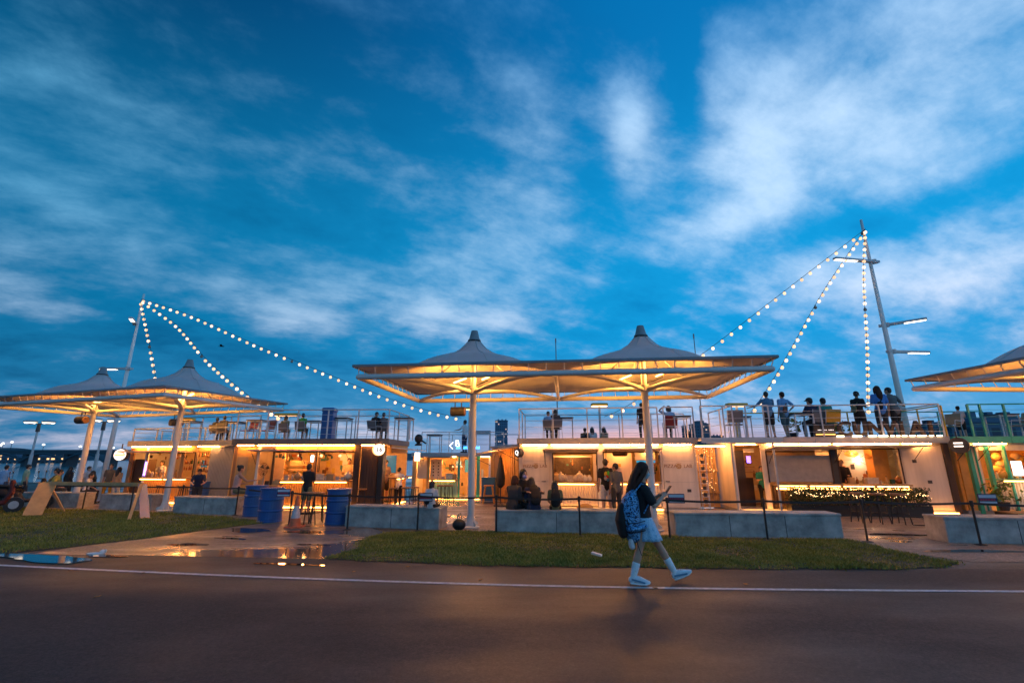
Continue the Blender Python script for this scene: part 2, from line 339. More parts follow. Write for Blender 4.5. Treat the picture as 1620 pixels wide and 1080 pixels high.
sheet('plaza', [p for p in PL_FRONT if p[1] < 18.9][0:0]+[(-26.2, 19)]+[p for p in PL_FRONT if p[1] < 18.9]+[(40, 19)], .006, M_PLAZA)
strip('plaza_rear', (-30, 40), [19.001, 23, 43], .006, M_PLAZA)
DRIVE = [(-8.3, 8.72), (-8.25, 9.25), (-7.6, 10.4), (-7.05, 11.5), (-6.2, 13.12), (-3.6, 12.22), (-2.9, 11.2), (-3.15, 10.0), (-3.0, 9.0), (-3.14, 8.31), (-6, 8.58)]
sheet('driveway', DRIVE, .008, M_DRIVE)
VERGE_L = [(-40, 16.0), (-20, 11.5), (-13, 9.7), (-8.9, 8.76), (-8.27, 9.25), (-7.62, 10.4), (-7.07, 11.5), (-6.25, 13.05), (-10.5, 15.05), (-15.5, 16.35), (-25, 18.5), (-40, 23.5)]
VERGE_R = [(-3.1, 8.33), (-1.1, 7.94), (1.8, 7.63), (4.6, 7.56), (6.6, 7.65), (7.1, 8.0), (6.85, 9.0), (6.9, 10.1), (3.5, 10.55), (-1.4, 11.42), (-2.85, 11.15), (-3.1, 10.0), (-2.95, 9.0)]
def ragged(poly, amp, seed):                      # subdivide an outline and let it wander
    from mathutils import noise as nz
    out = []
    for i, p in enumerate(poly):
        q = poly[(i+1) % len(poly)]; L_ = math.hypot(q[0]-p[0], q[1]-p[1]); n = max(1, int(L_/.22)) if max(abs(p[0]), abs(q[0])) < 21 else 1
        for k in range(n):
            t = k/n; x, y = p[0]+(q[0]-p[0])*t, p[1]+(q[1]-p[1])*t
            o_ = amp*(nz.noise(Vector((x*.8, y*.8, seed)))+.6*nz.noise(Vector((x*2.6, y*2.6, seed+5)))+.35*nz.noise(Vector((x*7, y*7, seed+9))))
            out.append((x-(q[1]-p[1])/L_*o_, y+(q[0]-p[0])/L_*o_))
    return out
VERGE_L = ragged(VERGE_L, .17, 2.0); VERGE_R = ragged(VERGE_R, .17, 7.0)
sheet('verge_soil', VERGE_L, .014, M_SOIL); sheet('verge_soil', VERGE_R, .014, M_SOIL)
def puddle(cx, cy, rx, ry, rot, seed, z):
    rd = random.Random(seed); ph = [rd.uniform(0, 6.28) for _ in range(4)]; P = []
    for k in range(36):
        t = 2*math.pi*k/36; r = 1+.22*math.sin(2*t+ph[0])+.14*math.sin(3*t+ph[1])+.08*math.sin(5*t+ph[2])+.05*math.sin(9*t+ph[3]); x, y = rx*r*math.cos(t), ry*r*math.sin(t); c, s = math.cos(R(rot)), math.sin(R(rot))
        P.append((cx+x*c-y*s, cy+x*s+y*c))
    return P
for i, (px, py, rx, ry, rot, z) in enumerate([(70, 884, .95, .24, -12, .018), (165, 880, .35, .10, -8, .018), (395, 839, .6, .26, -14, .012), (480, 842, .4, .12, -10, .012), (365, 852, .35, .10, -12, .012), (495, 862, .28, .08, -5, .012), (300, 862, .45, .12, -10, .012),
        (1420, 846, .55, .16, -5, .012), (1425, 857, .22, .07, 0, .012), (1540, 872, .8, .13, -4, .012), (1480, 832, .5, .12, -5, .012), (455, 893, .5, .06, -8, .012)]):
    c = G(px, py); o = sheet('puddle', puddle(c.x, c.y, rx, ry, rot, 40+i, z), z, M_WATER)
# river and the far bank
M_RIVER = mat('river_water', (.015, .06, .09), .12, var=0, bump=.35, bscale=.6)
rv = MB(); rv.add([(-4000, 45.6, -2.1), (4000, 45.6, -2.1), (4000, 5000, -2.1), (-4000, 5000, -2.1)], [(0,1,2,3)]); struct(rv.build('river', M_RIVER))
def hills(name, Y, x0, x1, hfun, depth, material, n=160):
    mb = MB()
    for i in range(n+1):
        x = x0+(x1-x0)*i/n; h = hfun(x)
        mb.v += [(x, Y, -4), (x, Y+depth*.35, h*.8), (x, Y+depth*.5, h), (x, Y+depth, -4)]
    for i in range(n):
        a = 4*i; b = a+4
        for k in range(3): mb.f.append((a+k, b+k, b+k+1, a+k+1))
    return struct(mb.build(name, material, smooth=True))
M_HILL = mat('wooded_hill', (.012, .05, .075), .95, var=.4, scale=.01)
hills('hill', 1900, -3800, 700, lambda x: -6+min(1,(700-x)/500)*(32)+18*min(1,(700-x)/500)*math.sin(x*.0021+1)+9*math.sin(x*.0067)+4*math.sin(x*.021)+ (12 if x < -1200 else 0), 700, M_HILL)
hills('hill', 1500, 500, 3600, lambda x: -6+min(1,(x-500)/500)*44+22*min(1,(x-500)/500)*math.sin(x*.003+.4)+9*math.sin(x*.011)+5*math.sin(x*.031), 500, M_HILL)
# ------------------------------------------------------------------ tensile canopies
CW, CD, CS, ZT, ZR = 8.6, 4.33, 4.33, 3.35, 3.58
def make_canopy():
    root = thing('tensile_canopy', 'x', 'canopy')
    w, d = CW/2, CD/2
    # membrane: two horn-shaped bays over the columns
    nx, ny = 88, 44; mb = MB(); ov = .10
    def hz(x, y):
        r = min(math.hypot(x-CS/2, y), math.hypot(x+CS/2, y)); e = min((w+ov-abs(x))/1.3, (d+ov-abs(y))/1.3, 1); e = max(e, 0); e = e*e*(3-2*e)
        r = max(r, .14); q = min(max((r-.9)/1.5, 0), 1); g = .60*math.exp(-(r-.14)/.40)+.46*(1-q*q*(3-2*q))
        return ZR + g*e + .015*e
    for j in range(ny+1):
        for i in range(nx+1):
            x = (w+ov)*(2*i/nx-1); y = (d+ov)*(2*j/ny-1); mb.v.append((x, y, hz(x, y)))
    for j in range(ny):
        for i in range(nx):
            a = j*(nx+1)+i; mb.f.append((a, a+1, a+nx+2, a+nx+1))
    mem = mb.build('membrane', M_MEMB, root, smooth=True)
    sm = mem.modifiers.new('thick', 'SOLIDIFY'); sm.thickness = .006; sm.offset = 1
    seam = MB()
    for s in (-1, 1):
        for k in range(8):
            a = math.pi/4*k+.39; pts = []
            for q in range(9):
                r = .16+1.75*q/8; x = s*CS/2+r*math.cos(a); y = r*math.sin(a); pts.append((x, y, hz(x, y)+.012))
            seam.sweep(pts, [.009]*9, n=4, rnd=False)
    seam.build('membrane_seam', M_MEMB, mem)
    # perimeter tube, upper rim, hangers
    fr = MB(); cor = [(-w,-d,ZT),(w,-d,ZT),(w,d,ZT),(-w,d,ZT)]
    for i in range(4):
        o = MB(); o.sweep([cor[i], cor[(i+1)%4]], [.062, .062], n=12); o.build('perimeter_tube', M_TUBE, root, smooth=True)
        a, b = Vector(cor[i]), Vector(cor[(i+1)%4]); z = Vector((0, 0, ZR-ZT)); nrm = Vector((0,0,0))-(a+b)/2; nrm.z = 0; nrm = -nrm.normalized()*(ov+.0)
        e = (b-a).normalized()*ov
        o = MB(); o.obox(a+z+nrm-e, b+z+nrm+e, .05, .05); o.build('edge_rim', M_CAP, root)
        n = int((b-a).length/.36)
        for k in range(n+1):
            p = a+(b-a)*(k/n)
            if k == n: continue
            o = MB(); o.cyl(p+Vector((0,0,.05)), p+z+nrm*.6+Vector((0,0,-.02)), .011, n=6); o.build('hanger', M_TUBE, root)
    for s in (-1, 1):
        x = s*CS/2
        o = MB(); o.lathe([(.088, .03), (.088, 2.2), (.082, ZT-.12), (.12, ZT-.11), (.12, ZT+.05), (.07, ZT+.06), (.06, ZR+1.05)], (x, 0, 0), 18); c = o.build('column', M_TUBE, root, smooth=False)
        o = MB(); o.lathe([(.22, .0), (.22, .03), (.13, .05), (.098, .26)], (x, 0, 0), 16); o.build('base_plate', M_TUBE, c)
        for k in range(4):
            o = MB(); a = math.pi/4+k*math.pi/2; o.obox((x+.09*math.cos(a), .09*math.sin(a), .10), (x+.19*math.cos(a), .19*math.sin(a), .04), .012, .14); o.build('base_rib', M_TUBE, c)
        for sx in (-1, 1):
            for sy in (-1, 1):
                tx = s*w if sx == s else 0; o = MB()
                pts = [(x+.08*sx, .08*sy, ZT-.06)]
                for q in range(1, 7):
                    t = q/6; pts.append((x+(tx-x)*t, sy*d*t, ZT-.06+.06*t+.10*math.sin(math.pi*t)))
                o.sweep(pts, [.058-.015*q/6 for q in range(7)], n=10); o.build('radial_arm', M_TUBE, root, smooth=True)
        # mast spreaders under the membrane
        for k in range(4):
            a = k*math.pi/2+.2; o = MB(); o.cyl((x+.05*math.cos(a), .05*math.sin(a), ZR+.95), (x+1.0*math.cos(a), 1.0*math.sin(a), ZR+.02), .014, n=6); o.build('mast_stay', M_CAP, root)
        zc = hz(x+.14, 0)
        o = MB(); o.lathe([(.16, zc-.02), (.17, zc+.02), (.14, zc+.05), (.085, zc+.27), (.075, zc+.275)], (x, 0, 0), 20); o.build('peak_cap', M_CAP, root, smooth=False)
        o = MB(); o.lathe([(.178, zc-.03), (.178, zc-.005)], (x, 0, 0), 20); o.build('clamp_ring', M_BLACK, root)
        for q, (ax, ay) in enumerate(((-.42, .22), (.42, -.22))):
            o = MB(); o.obox((x+ax-.16, ay, ZT+.22), (x+ax+.16, ay+.1, ZT+.36), .05, .03); f = o.build('uplight', M_TUBEL, root)
            o = MB(); o.cyl((x+.06*(1 if ax > 0 else -1), 0, ZT+.1), (x+ax, ay, ZT+.20), .014, n=6); o.build('bracket', M_BLACK, f)
            light('canopy_lamp', (x+ax*1.1, ay*1.2, ZT+.42), CAN_P, (1.0, .38, .06), .10, root)
    o = MB(); o.sweep([(0, -d, ZT), (0, d, ZT)], [.045, .045], n=10); o.build('cross_beam', M_TUBE, root, smooth=True)
    return root
CAN_P = 135
CAN = [((1.15, 11.72), -6.37, 'wide white twin-peaked canopy over the concrete seats beside the walking woman'),
       ((-13.16, 16.32), -17.95, 'white twin-peaked canopy over the wooden barricade and grass verge'),
       ((14.72, 9.85), 2.5, 'white canopy whose corner reaches over the teal kiosk terrace')]
proto = make_canopy(); used = []
for (x, y), a, lb in CAN: cn = place(proto, used, (x, y, 0), R(a), lb, 'twin-peaked canopies along the fence')

def drum_speaker(p, rz, label):                       # fat cylindrical heater or loudspeaker hung under the canopy frame
    t = thing('hanging_loudspeaker', label, 'loudspeaker', p, rz, 'loudspeakers hung from canopy frames')
    o = MB(); o.sweep([(-.22, 0, 0), (.2, 0, 0)], [.14, .14], n=16, rnd=False); o.build('housing', M_DARK, t)
    o = MB(); o.sweep([(.2, 0, 0), (.225, 0, 0)], [.125, .12], n=16, rnd=False); o.build('grille', M_WOOD, t)
    o = MB(); o.obox((-.1, 0, .13), (-.1, 0, .33), .03, .012); o.obox((.1, 0, .13), (.1, 0, .33), .03, .012); o.build('bracket', M_BLACK, t)
p = Frame(1.15, 11.72, -6.37).w(-3.05, CD/2, ZT-.34); drum_speaker(p, R(-6), 'dark drum loudspeaker hung from canopy above the seated bench group')
p = Frame(-13.16, 16.32, -17.95).w(-2.9, .1, ZT-.34); drum_speaker(p, R(-18), 'dark drum loudspeaker hung under the canopy by the barricade')
p = Frame(-13.16, 16.32, -17.95).w(-.9, CD/2, ZT-.34); drum_speaker(p, R(60), 'dark loudspeaker under the rear tube of the canopy by the barricade')
for (px, yb, yt, lb) in ((879, 700, 535, 'thin antenna mast rising between the canopy peaks'), (1097, 700, 528, 'thin flat-topped antenna mast beside the string of bulbs')):
    p = W(px, 640, 19); q = W(px, yt, 19)
    t = thing('antenna_mast', lb, 'antenna', (q.x, 19, 0)); o = MB(); o.cyl((0, 0, 1.9), (0, 0, q.z), .025, .018, 8); o.build('pole', M_CAP, t); o = MB(); o.obox((0, 0, q.z-.2), (0, 0, q.z), .05, .03); o.build('head', M_CAP, t)

# ------------------------------------------------------------------ seats, barrier, street things on the plaza edge
def block_seat(p0, p1, label, h=.49, depth=.55, mt=None):
    p0, p1 = Vector(p0), Vector(p1); d = p1-p0; L_ = d.length
    t = thing('concrete_seat', label, 'bench', (p0.x, p0.y, 0), math.atan2(d.y, d.x), 'concrete block seats')
    o = MB(); o.bbox(0, L_, 0, depth, .0, h-.045, .012); b = o.build('block', M_CONC, t)
    o = MB(); o.bbox(-.012, L_+.012, -.012, depth+.012, h-.046, h, .012); o.build('seat_slab', M_CONC, t)
    for k in range(1, int(L_/1.1)):
        o = MB(); x = L_*k/int(L_/1.1); o.box(x-.006, x+.006, -.004, .01, .01, h-.06); o.build('joint', M_DARK, b)
    return t
block_seat((-4.12, 12.15), (-1.72, 11.62), 'concrete block seat with the white-shirted woman and black bag on it')
block_seat((-.39, 11.2), (2.39, 10.93), 'concrete block seat carrying the group of four seated people')
block_seat((3.51, 10.63), (6.95, 10.40), 'long empty concrete block seat in front of the open doorway')
block_seat((8.62, 9.84), (12.6, 9.45), 'concrete block seat in front of the teal kiosk')
block_seat((-10.47, 15.12), (-8.17, 14.5), 'concrete block seat beside the pair of blue barrels')
block_seat((-13.75, 16.28), (-11.7, 15.85), 'concrete block seat behind the wooden barricade')
block_seat((-17.4, 17.1), (-14.75, 16.6), 'concrete block seat behind the wide slanted board')

POSTS = [(75, 806), (130, 806), (205, 808), (284, 810), (372, 815), (457, 830), (549, 838), (660, 840), (785, 843), (918, 848), (1060, 852), (1215, 855), (1373, 857), (1552, 862), (1720, 868)]
PH = .80
ft = thing('belt_barrier', 'black post and belt barrier running along the whole plaza edge', 'barrier')
PP = []
for px, py in POSTS:
    g = G(px, py); PP.append(g); o = MB(); o.cyl((0,0,0), (0,0,PH), .021, n=10); o.lathe([(.032, PH-.09), (.032, PH+.012), (.02, PH+.02)], n=10); o.lathe([(.10, 0), (.10, .012), (.03, .03)], n=12)
    b = o.build('post', M_BLACK, ft); b.location = g
for a, b in zip(PP, PP[1:]):
    o = MB(); n = 8; pts = []
    for k in range(n+1):
        t = k/n; pts.append(a+(b-a)*t+Vector((0, 0, PH-.035-.03*math.sin(math.pi*t))))
    for p, q in zip(pts, pts[1:]): o.obox(p, q, .006, .042)
    o.build('belt', M_BLACK, ft)
M_NAVY = mat('sign_navy', (.01, .03, .10), .5, var=.1); M_SIGNB = mat('sign_pale', (.55, .60, .68), .5, var=.05); M_RED = mat('sign_red', (.45, .03, .06), .5, var=.1)
def belt_sign(px, py, Y, label, rz=0.0):
    p = W(px, py, Y); t = thing('barrier_sign', label, 'sign', p, rz, 'small signs on the belt barrier')
    o = MB(); o.box(-.17, .17, -.008, .008, -.095, .095); o.build('plate', M_NAVY, t)
    o = MB(); o.box(-.155, .155, -.011, -.0085, .022, .078); o.build('upper_band', M_SIGNB, t)
    o = MB(); x = -.14
    rd = random.Random(px)
    while x < .12:
        w = rd.uniform(.022, .05); o.box(x, x+w, -.0115, -.0085, -.03, .008); x += w+.012
    o.build('red_lettering', M_RED, t)
    o = MB(); o.box(-.155, .155, -.011, -.0085, -.078, -.045); o.build('lower_band', M_SIGNB, t)
belt_sign(1070, 788, 10.5, 'small navy and white sign on the belt beside the walking woman', R(-5))
belt_sign(673, 786, 11.6, 'small white and red sign on the belt before the white-shirted woman')
belt_sign(449, 779, 12.5, 'small white and red sign on the belt next to the traffic cone')
belt_sign(1562, 789, 9.6, 'small navy sign on the belt before the teal kiosk', R(-5))

def barrel(px, py, label, r=.305, h=.86):
    g = G(px, py); t = thing('steel_drum', label, 'barrel', g, random.uniform(0, 3), 'blue drums standing by the kiosks')
    prof = [(r-.02, 0), (r, .012), (r, .04), (r-.012, .05)]
    for k in (1, 2): zc = h*k/3; prof += [(r-.012, zc-.03), (r+.008, zc-.012), (r+.008, zc+.012), (r-.012, zc+.03)]
    prof += [(r-.012, h-.05), (r, h-.04), (r+.004, h), (r-.02, h)]
    o = MB(); o.lathe(prof, n=28); o.build('shell', M_BLUE, t, smooth=False)
    o = MB(); o.lathe([(r-.022, h-.03), (r-.022, h-.018)], n=28); o.build('lid', M_BLUE, t)
    o = MB(); o.cyl((r*.5, 0, h-.02), (r*.5, 0, h+.005), .035, n=10); o.build('bung', M_STEEL, t)
barrel(426, 825, 'blue steel drum standing in front of another drum beside the cone'); barrel(401, 816, 'blue steel drum half hidden behind its twin'); barrel(533, 828, 'lone blue steel drum at the end of a concrete seat')
barrel(311, 803, 'blue steel drum used as a table by the leaning man')
g = G(466, 834)
M_CONEO = mat('cone_orange', (.55, .13, .05), .6, var=.25, scale=10); M_CONEW = mat('cone_white', (.50, .46, .48), .5, var=.2, scale=10)
t = thing('traffic_cone', 'faded orange and white traffic cone beside the blue drum', 'cone', g)
o = MB(); o.bbox(-.19, .19, -.19, .19, 0, .04, .015); o.build('foot', M_CONEO, t)
for k, (a, b) in enumerate(((.04, .22), (.22, .36), (.36, .50), (.50, .72))):
    f = lambda z: .145-.115*(z/.72); o = MB(); o.lathe([(f(a), a), (f(b), b)], n=20); o.build('cone_band', M_CONEW if k in (1, 2) else M_CONEO, t)
# wooden barricade on the left verge
a, b = W(72, 764, 15.2), W(226, 766, 14.6); t = thing('wooden_barricade', 'wooden trestle barricade of planks standing on the grass', 'barricade', (a.x, a.y, 0))
A = Vector((a.x, a.y, 0)); 
def pl(name, p, q, w, h, m_): o = MB(); o.obox(Vector(p)-A, Vector(q)-A, w, h); return o.build(name, m_, t)
pl('top_board', a, b, .05, .10, M_WOODL)
g1 = G(50, 816); pl('side_board', (a.x+.12, a.y-.03, a.z+.02), (g1.x, g1.y, .01), .42, .035, M_WOODL)
g2 = G(203, 824); pl('leg', (b.x-.02, b.y-.04, b.z), (g2.x, g2.y, 0), .07, .05, M_WOODL)
g3 = G(216, 822); pl('leg', (b.x-.05, b.y+.05, b.z), (g3.x, g3.y+.3, 0), .22, .03, M_BLUE)
g4 = G(72, 812); pl('leg', (a.x+.05, a.y+.06, a.z), (g4.x+.1, g4.y+.5, 0), .07, .05, M_WOODL)
# things lying about
g = G(944, 885); t = tag(MB().bbox(-.09, .09, -.03, .03, .014, .045, .006).build('drink_carton', M_WHITE), 'small white drink carton lying on the grass', 'carton'); t.location = g; t.location.z = .06; t.rotation_euler = (.1, .15, R(-35))
g = G(150, 877); t = thing('litter_bag', 'white plastic bag lying at the puddle on the verge', 'bag', g); o = MB(); o.ball((0, 0, .02), (.15, .07, .02), 10, 6); o.ball((.11, .02, .035), (.05, .05, .05), 8, 5); o.build('bag_body', M_WHITE, t, smooth=True); o = MB(); o.ball((.16, .02, .06), (.02, .02, .03), 6, 4); o.build('knot', M_WHITE, t, smooth=True)
g = G(726, 838); t = thing('black_bag', 'small black cloth bag standing by the canopy column', 'bag', (g.x, g.y, 0)); o = MB(); o.ball((0, 0, .12), (.16, .11, .13), 12, 7); o.build('bag_body', M_BLACK, t, smooth=True); o = MB(); o.sweep([(-.06, 0, .22), (-.01, 0, .36), (.03, 0, .38), (.06, 0, .22)], [.008]*4, n=6); o.build('strap', M_BLACK, t)
# ------------------------------------------------------------------ container kiosks
ZF, ZD, ZTOP = .12, 2.09, 2.27            # floor, underside of deck edge, deck surface
class Kiosk:
    def __init__(s, label, fr, px0, px1, depth=2.4, wall=None, inner=None, name='container_kiosk', zf=ZF, zd=ZD, ztop=ZTOP, roof=None, open_ends=(False, False), deckm=None):
        s.f = fr; s.root = thing(name, label, 'kiosk', fr.o, fr.a); s.x0, s.x1 = fr.x(px0), fr.x(px1); s.d = depth; s.zf, s.zd, s.zt = zf, zd, ztop
        s.wall = wall or M_PANEL; s.inner = inner or M_INNER
        s.box('floor', s.x0, s.x1, -.02, depth, .02, zf, M_GREY)
        s.box('back_wall', s.x0, s.x1, depth-.06, depth, zf+.001, zd-.001, s.inner)
        if not open_ends[0]: s.box('end_wall', s.x0, s.x0+.06, .061, depth-.061, zf+.001, zd-.001, s.wall)
        if not open_ends[1]: s.box('end_wall', s.x1-.06, s.x1, .061, depth-.061, zf+.001, zd-.001, s.wall)
        s.deck = s.box('deck', s.x0-.04, s.x1+.04, -.12, depth+.05, zd, ztop, deckm or M_GREY)
        n = int((s.x1-s.x0)/1.2)
        for k in range(n):                                  # edge beam in lengths with open joints
            a = s.x0-.05+(s.x1-s.x0+.1)*k/n; b = s.x0-.05+(s.x1-s.x0+.1)*(k+1)/n-.012
            s.box('edge_beam', a, b, -.15, -.121, zd-.008, ztop+.012, deckm or M_GREY, s.deck)
        s.box('ceiling', s.x0+.061, s.x1-.061, .061, depth-.061, zd-.05, zd-.002, s.inner)
    def X(s, px, ly=0.0, py=750): return s.f.x(px, ly, py)
    def Z(s, px, py, ly=0.0): return s.f.zz(px, py, ly)
    def box(s, name, x0, x1, y0, y1, z0, z1, m_, parent=None, bev=0):
        o = MB(); (o.bbox(x0, x1, y0, y1, z0, z1, bev) if bev else o.box(x0, x1, y0, y1, z0, z1)); return o.build(name, m_, parent or s.root)
    def rect(s, name, px0, py0, px1, py1, y0, y1, m_, parent=None):
        xa, xb = sorted((s.X(px0), s.X(px1))); za, zb = sorted((s.Z((px0+px1)/2, py0), s.Z((px0+px1)/2, py1)))
        return s.box(name, xa, xb, y0, y1, za, zb, m_, parent)
    def pillar(s, px0, px1, m_=None, z0=None, z1=None): return s.box('front_pillar', s.X(px0), s.X(px1), 0, .06, s.zf+.001 if z0 is None else z0, s.zd-.001 if z1 is None else z1, m_ or s.wall)
    def header(s, px0, px1, py, m_=None): return s.box('header', s.X(px0)+.001, s.X(px1)-.001, .004, .056, s.Z((px0+px1)/2, py), s.zd-.002, m_ or s.wall)
    def led(s, px0, px1, y=-.135, z=None, m_=None, name='led_strip', h=.028):
        z = s.zd-.045 if z is None else z; x0, x1 = s.X(px0), s.X(px1); n = max(1, round((x1-x0)/1.1)); o = MB()
        for k in range(n): a = x0+(x1-x0)*k/n; o.box(a+.02, a+(x1-x0)/n-.03, y, y+.03, z, z+h)
        return o.build(name, m_ or M_LED, s.root)
    def counter(s, px0, px1, pytop, front=M_PANEL, led=True, slat=.085, out=.22, bottom=.16, top=M_WOODL):
        x0, x1 = s.X(px0), s.X(px1); z = s.Z((px0+px1)/2, pytop); c = s.box('counter', x0, x1, -out, .38, z-.045, z, top)
        s.box('counter_front', x0+.01, x1-.01, .012, .05, bottom, z-.046, front, c)
        n = max(1, int((x1-x0)/slat)); me = None
        for k in range(n):
            o = MB()
            if me is None: o.prism([(0, 0), (slat*.18, -.028), (slat*.62, -.028), (slat*.8, 0)], bottom+.01, z-.05); b = o.build('slat', front, c); me = b.data
            else: b = bpy.data.objects.new('slat', me); COL.objects.link(b); b.parent = c
            b.location = (x0+.02+k*(x1-x0-.03)/n, .011, 0)
        if led:
            m = max(1, int(round((x1-x0)/1.0)))
            for k in range(m):
                a = x0+.05+(x1-x0-.06)*k/m; o = MB(); o.box(a, a+(x1-x0-.06)/m-.10, -out+.02, -out+.05, z-.075, z-.047); o.build('counter_led', M_LEDS, c)
                o = MB(); o.obox((a-.04, 0, z-.12), (a-.04, -out+.04, z-.05), .03, .02); o.build('bracket', M_DARK, c)
        return c, z
    def awning(s, px0, px1, pyh, out=.62, tilt=.04, m_=None, thick=.035):
        x0, x1 = s.X(px0), s.X(px1); z = s.Z((px0+px1)/2, pyh); o = MB()
        o.add([(x0,-.01,z),(x1,-.01,z),(x1,-out,z+tilt),(x0,-out,z+tilt),(x0,-.01,z+thick),(x1,-.01,z+thick),(x1,-out,z+tilt+thick),(x0,-out,z+tilt+thick)], [(3,2,1,0),(4,5,6,7),(0,1,5,4),(1,2,6,5),(2,3,7,6),(3,0,4,7)])
        a = o.build('awning', m_ or M_PANEL, s.root)
        for x in (x0+.06, x1-.06):
            o = MB(); o.cyl((x, -.005, z-.42), (x, -out*.75, z+tilt*.75), .010, n=6); o.build('gas_strut', M_DARK, a)
        return a
    def railing(s, pts, h=.98, z=None, step=1.15, cables=4, m_=None, post=.021):
        z = s.zt+.012 if z is None else z; m_ = m_ or M_RAIL; first = None
        rl = None
        for a, b in zip(pts, pts[1:]):
            a, b = Vector((a[0], a[1], z)), Vector((b[0], b[1], z)); n = max(1, round((b-a).length/step))
            o = MB(); o.sweep([a+Vector((0,0,h)), b+Vector((0,0,h))], [.021, .021], n=8, rnd=False); rl = o.build('top_rail', m_, s.root)
            for k in range(n+1):
                if k == 0 and first is not None: continue
                p = a+(b-a)*(k/n); o = MB(); o.obox(p+Vector((0,0,-.1)), p+Vector((0,0,h)), post*1.7, post*1.7); o.build('railing_post', m_, s.root); first = 1
            for c in range(cables):
                o = MB(); zc = Vector((0, 0, h*(c+.7)/(cables+.5))); o.sweep([a+zc, b+zc], [.0055, .0055], n=5, rnd=False); o.build('rail_cable', m_, s.root)
    def w(s, lx, ly, lz): return s.f.w(lx, ly, lz)
    def lamp(s, px, ly, lz, p, col=WARM): light('kiosk_lamp', (s.X(px), ly, lz), p, col, .10, s.root)
    def pendant(s, px, ly, z, r=.07, m_=None):
        x = s.X(px, ly); o = MB(); o.cyl((x, ly, z+r*.8), (x, ly, s.zd-.05), .006, n=5); c = o.build('pendant_cord', M_BLACK, s.root); o = MB(); o.ball((x, ly, z), r, 12, 8); o.build('pendant_bulb', m_ or M_BULB, c, smooth=True)

FA = Frame(.15, 15.95, -6.4)
# ---- the kiosk with the two lettered doors
P = Kiosk('long cream container kiosk with two round-logo lettered doors and raised hatches', FA, 821, 1104)
P.pillar(821, 826.5); P.pillar(869.5, 876); P.pillar(945, 955.5, M_WHITE); P.pillar(1044.5, 1049.5); P.pillar(1100, 1104)
def logo_door(k, px0, px1, tx, handle_px, label):
    x0, x1 = k.X(px0), k.X(px1); d = k.box('door', x0, x1, -.02, .04, ZF+.02, 1.99, M_PANEL); d['label'] = label
    z = k.Z((px0+px1)/2, 737); xc = (x0+x1)/2; w = (x1-x0)
    lettering('lettering', 'PIZZA', w*.155, M_WOOD, d, (xc-w*.27, -.024, z)); lettering('lettering', 'LAB', w*.155, M_WOOD, d, (xc+w*.29, -.024, z))
    o = MB(); o.sweep([(xc, -.028, z), (xc, -.021, z)], [w*.088]*2, n=24, rnd=False); e = o.build('round_logo', M_WOODL, d)
    for a in range(5):
        t = a*2*math.pi/5; o = MB(); o.obox((xc, -.030, z), (xc+w*.085*math.cos(t), -.030, z+w*.085*math.sin(t)), .004, .008, (0,1,0)); o.build('logo_slice', M_PANEL, e)
    for a in range(7):
        t = math.pi*(.25+.5*a/6); o = MB(); o.ball((xc+w*.11*math.cos(t), -.024, z+w*.11*math.sin(t)+.01), .009, 6, 4); o.build('logo_dot', M_WOOD, e)
    hx = k.X(handle_px); hz_ = k.Z(handle_px, 761); o = MB(); o.cyl((hx, -.021, hz_), (hx, -.07, hz_), .012, n=8); o.sweep([(hx, -.07, hz_), (hx-.12, -.07, hz_)], [.011, .011], n=8); o.build('handle', M_DARK, d)
    for zc in (.9, 1.55): k.box('panel_seam', x0+.03, x1-.03, -.0225, -.0205, zc, zc+.005, M_GREY, d)
    for kk in range(10):
        o = MB(); q = random.Random(kk); o.ball((x0+.06+(x1-x0-.12)*(kk % 2), -.021, .3+.17*kk), .008, 5, 4); o.build('screw', M_GREY, d)
logo_door(P, 827, 869, 848, 863, 'cream door with dark lettering beside the serving hatch'); logo_door(P, 1050, 1099.5, 1072, 1058, 'cream door with dark lettering beside the fairy-lit passage')
P.box('door_transom', P.X(827), P.X(869), .0, .05, 1.995, ZD-.003, M_WHITE); P.box('door_transom', P.X(1050), P.X(1099.5), .0, .05, 1.995, ZD-.003, M_WHITE)
P.header(876, 945, 715, M_WHITE); P.header(955.5, 1044.5, 713, M_WHITE)
P.led(826, 868); P.led(872, 950); P.led(955, 1045); P.led(1052, 1098)
P.awning(860, 947, 714.5, .6, .06); P.awning(956, 1045, 712.5, .6, .03)
cP, zP = P.counter(876.5, 944.5, 762); cP2, zP2 = P.counter(956, 1044, 762)
P.led(873, 948, -.10, .05, M_LEDP, 'plinth_led', .035); P.led(953, 1046, -.10, .05, M_LEDP, 'plinth_led', .035)
P.rect('menu_board', 877, 723, 937, 752, .9, .95, M_BOARD); P.rect('board_frame', 874, 720, 940, 722.8, .9, .96, M_WHITE)
P.rect('partition', 941, 716, 1006, 762, .75, .8, M_PANEL)
tv = P.rect('menu_screen', 1012, 728, 1043, 732, .5, .54, mat('screen_blue', (.02, .25, .5), .3, var=0, emit=(.02, .25, .5), estr=.8)); P.rect('menu_panel', 1010, 714, 1043, 727, .5, .53, M_INNERW)
P.rect('side_shelf', 1014, 745, 1042, 746.5, .5, .9, M_WOOD); P.rect('side_shelf', 1014, 735, 1042, 736.2, .5, .9, M_WOOD)
for px, pw in ((905, 56), (985, 26), (1030, 20)): P.lamp(px, .45, 1.85, pw*1.05)
o = MB(); x = P.X(990); z = P.Z(990, 717); o.sweep([(x-.28, .3, z), (x+.05, .3, z)], [.09, .09], n=12); o.sweep([(x+.05, .3, z+.05), (x+.33, .3, z+.05), (x+.35, .3, z-.08)], [.014]*3, n=6); o.build('air_duct', M_WOODD, P.root)
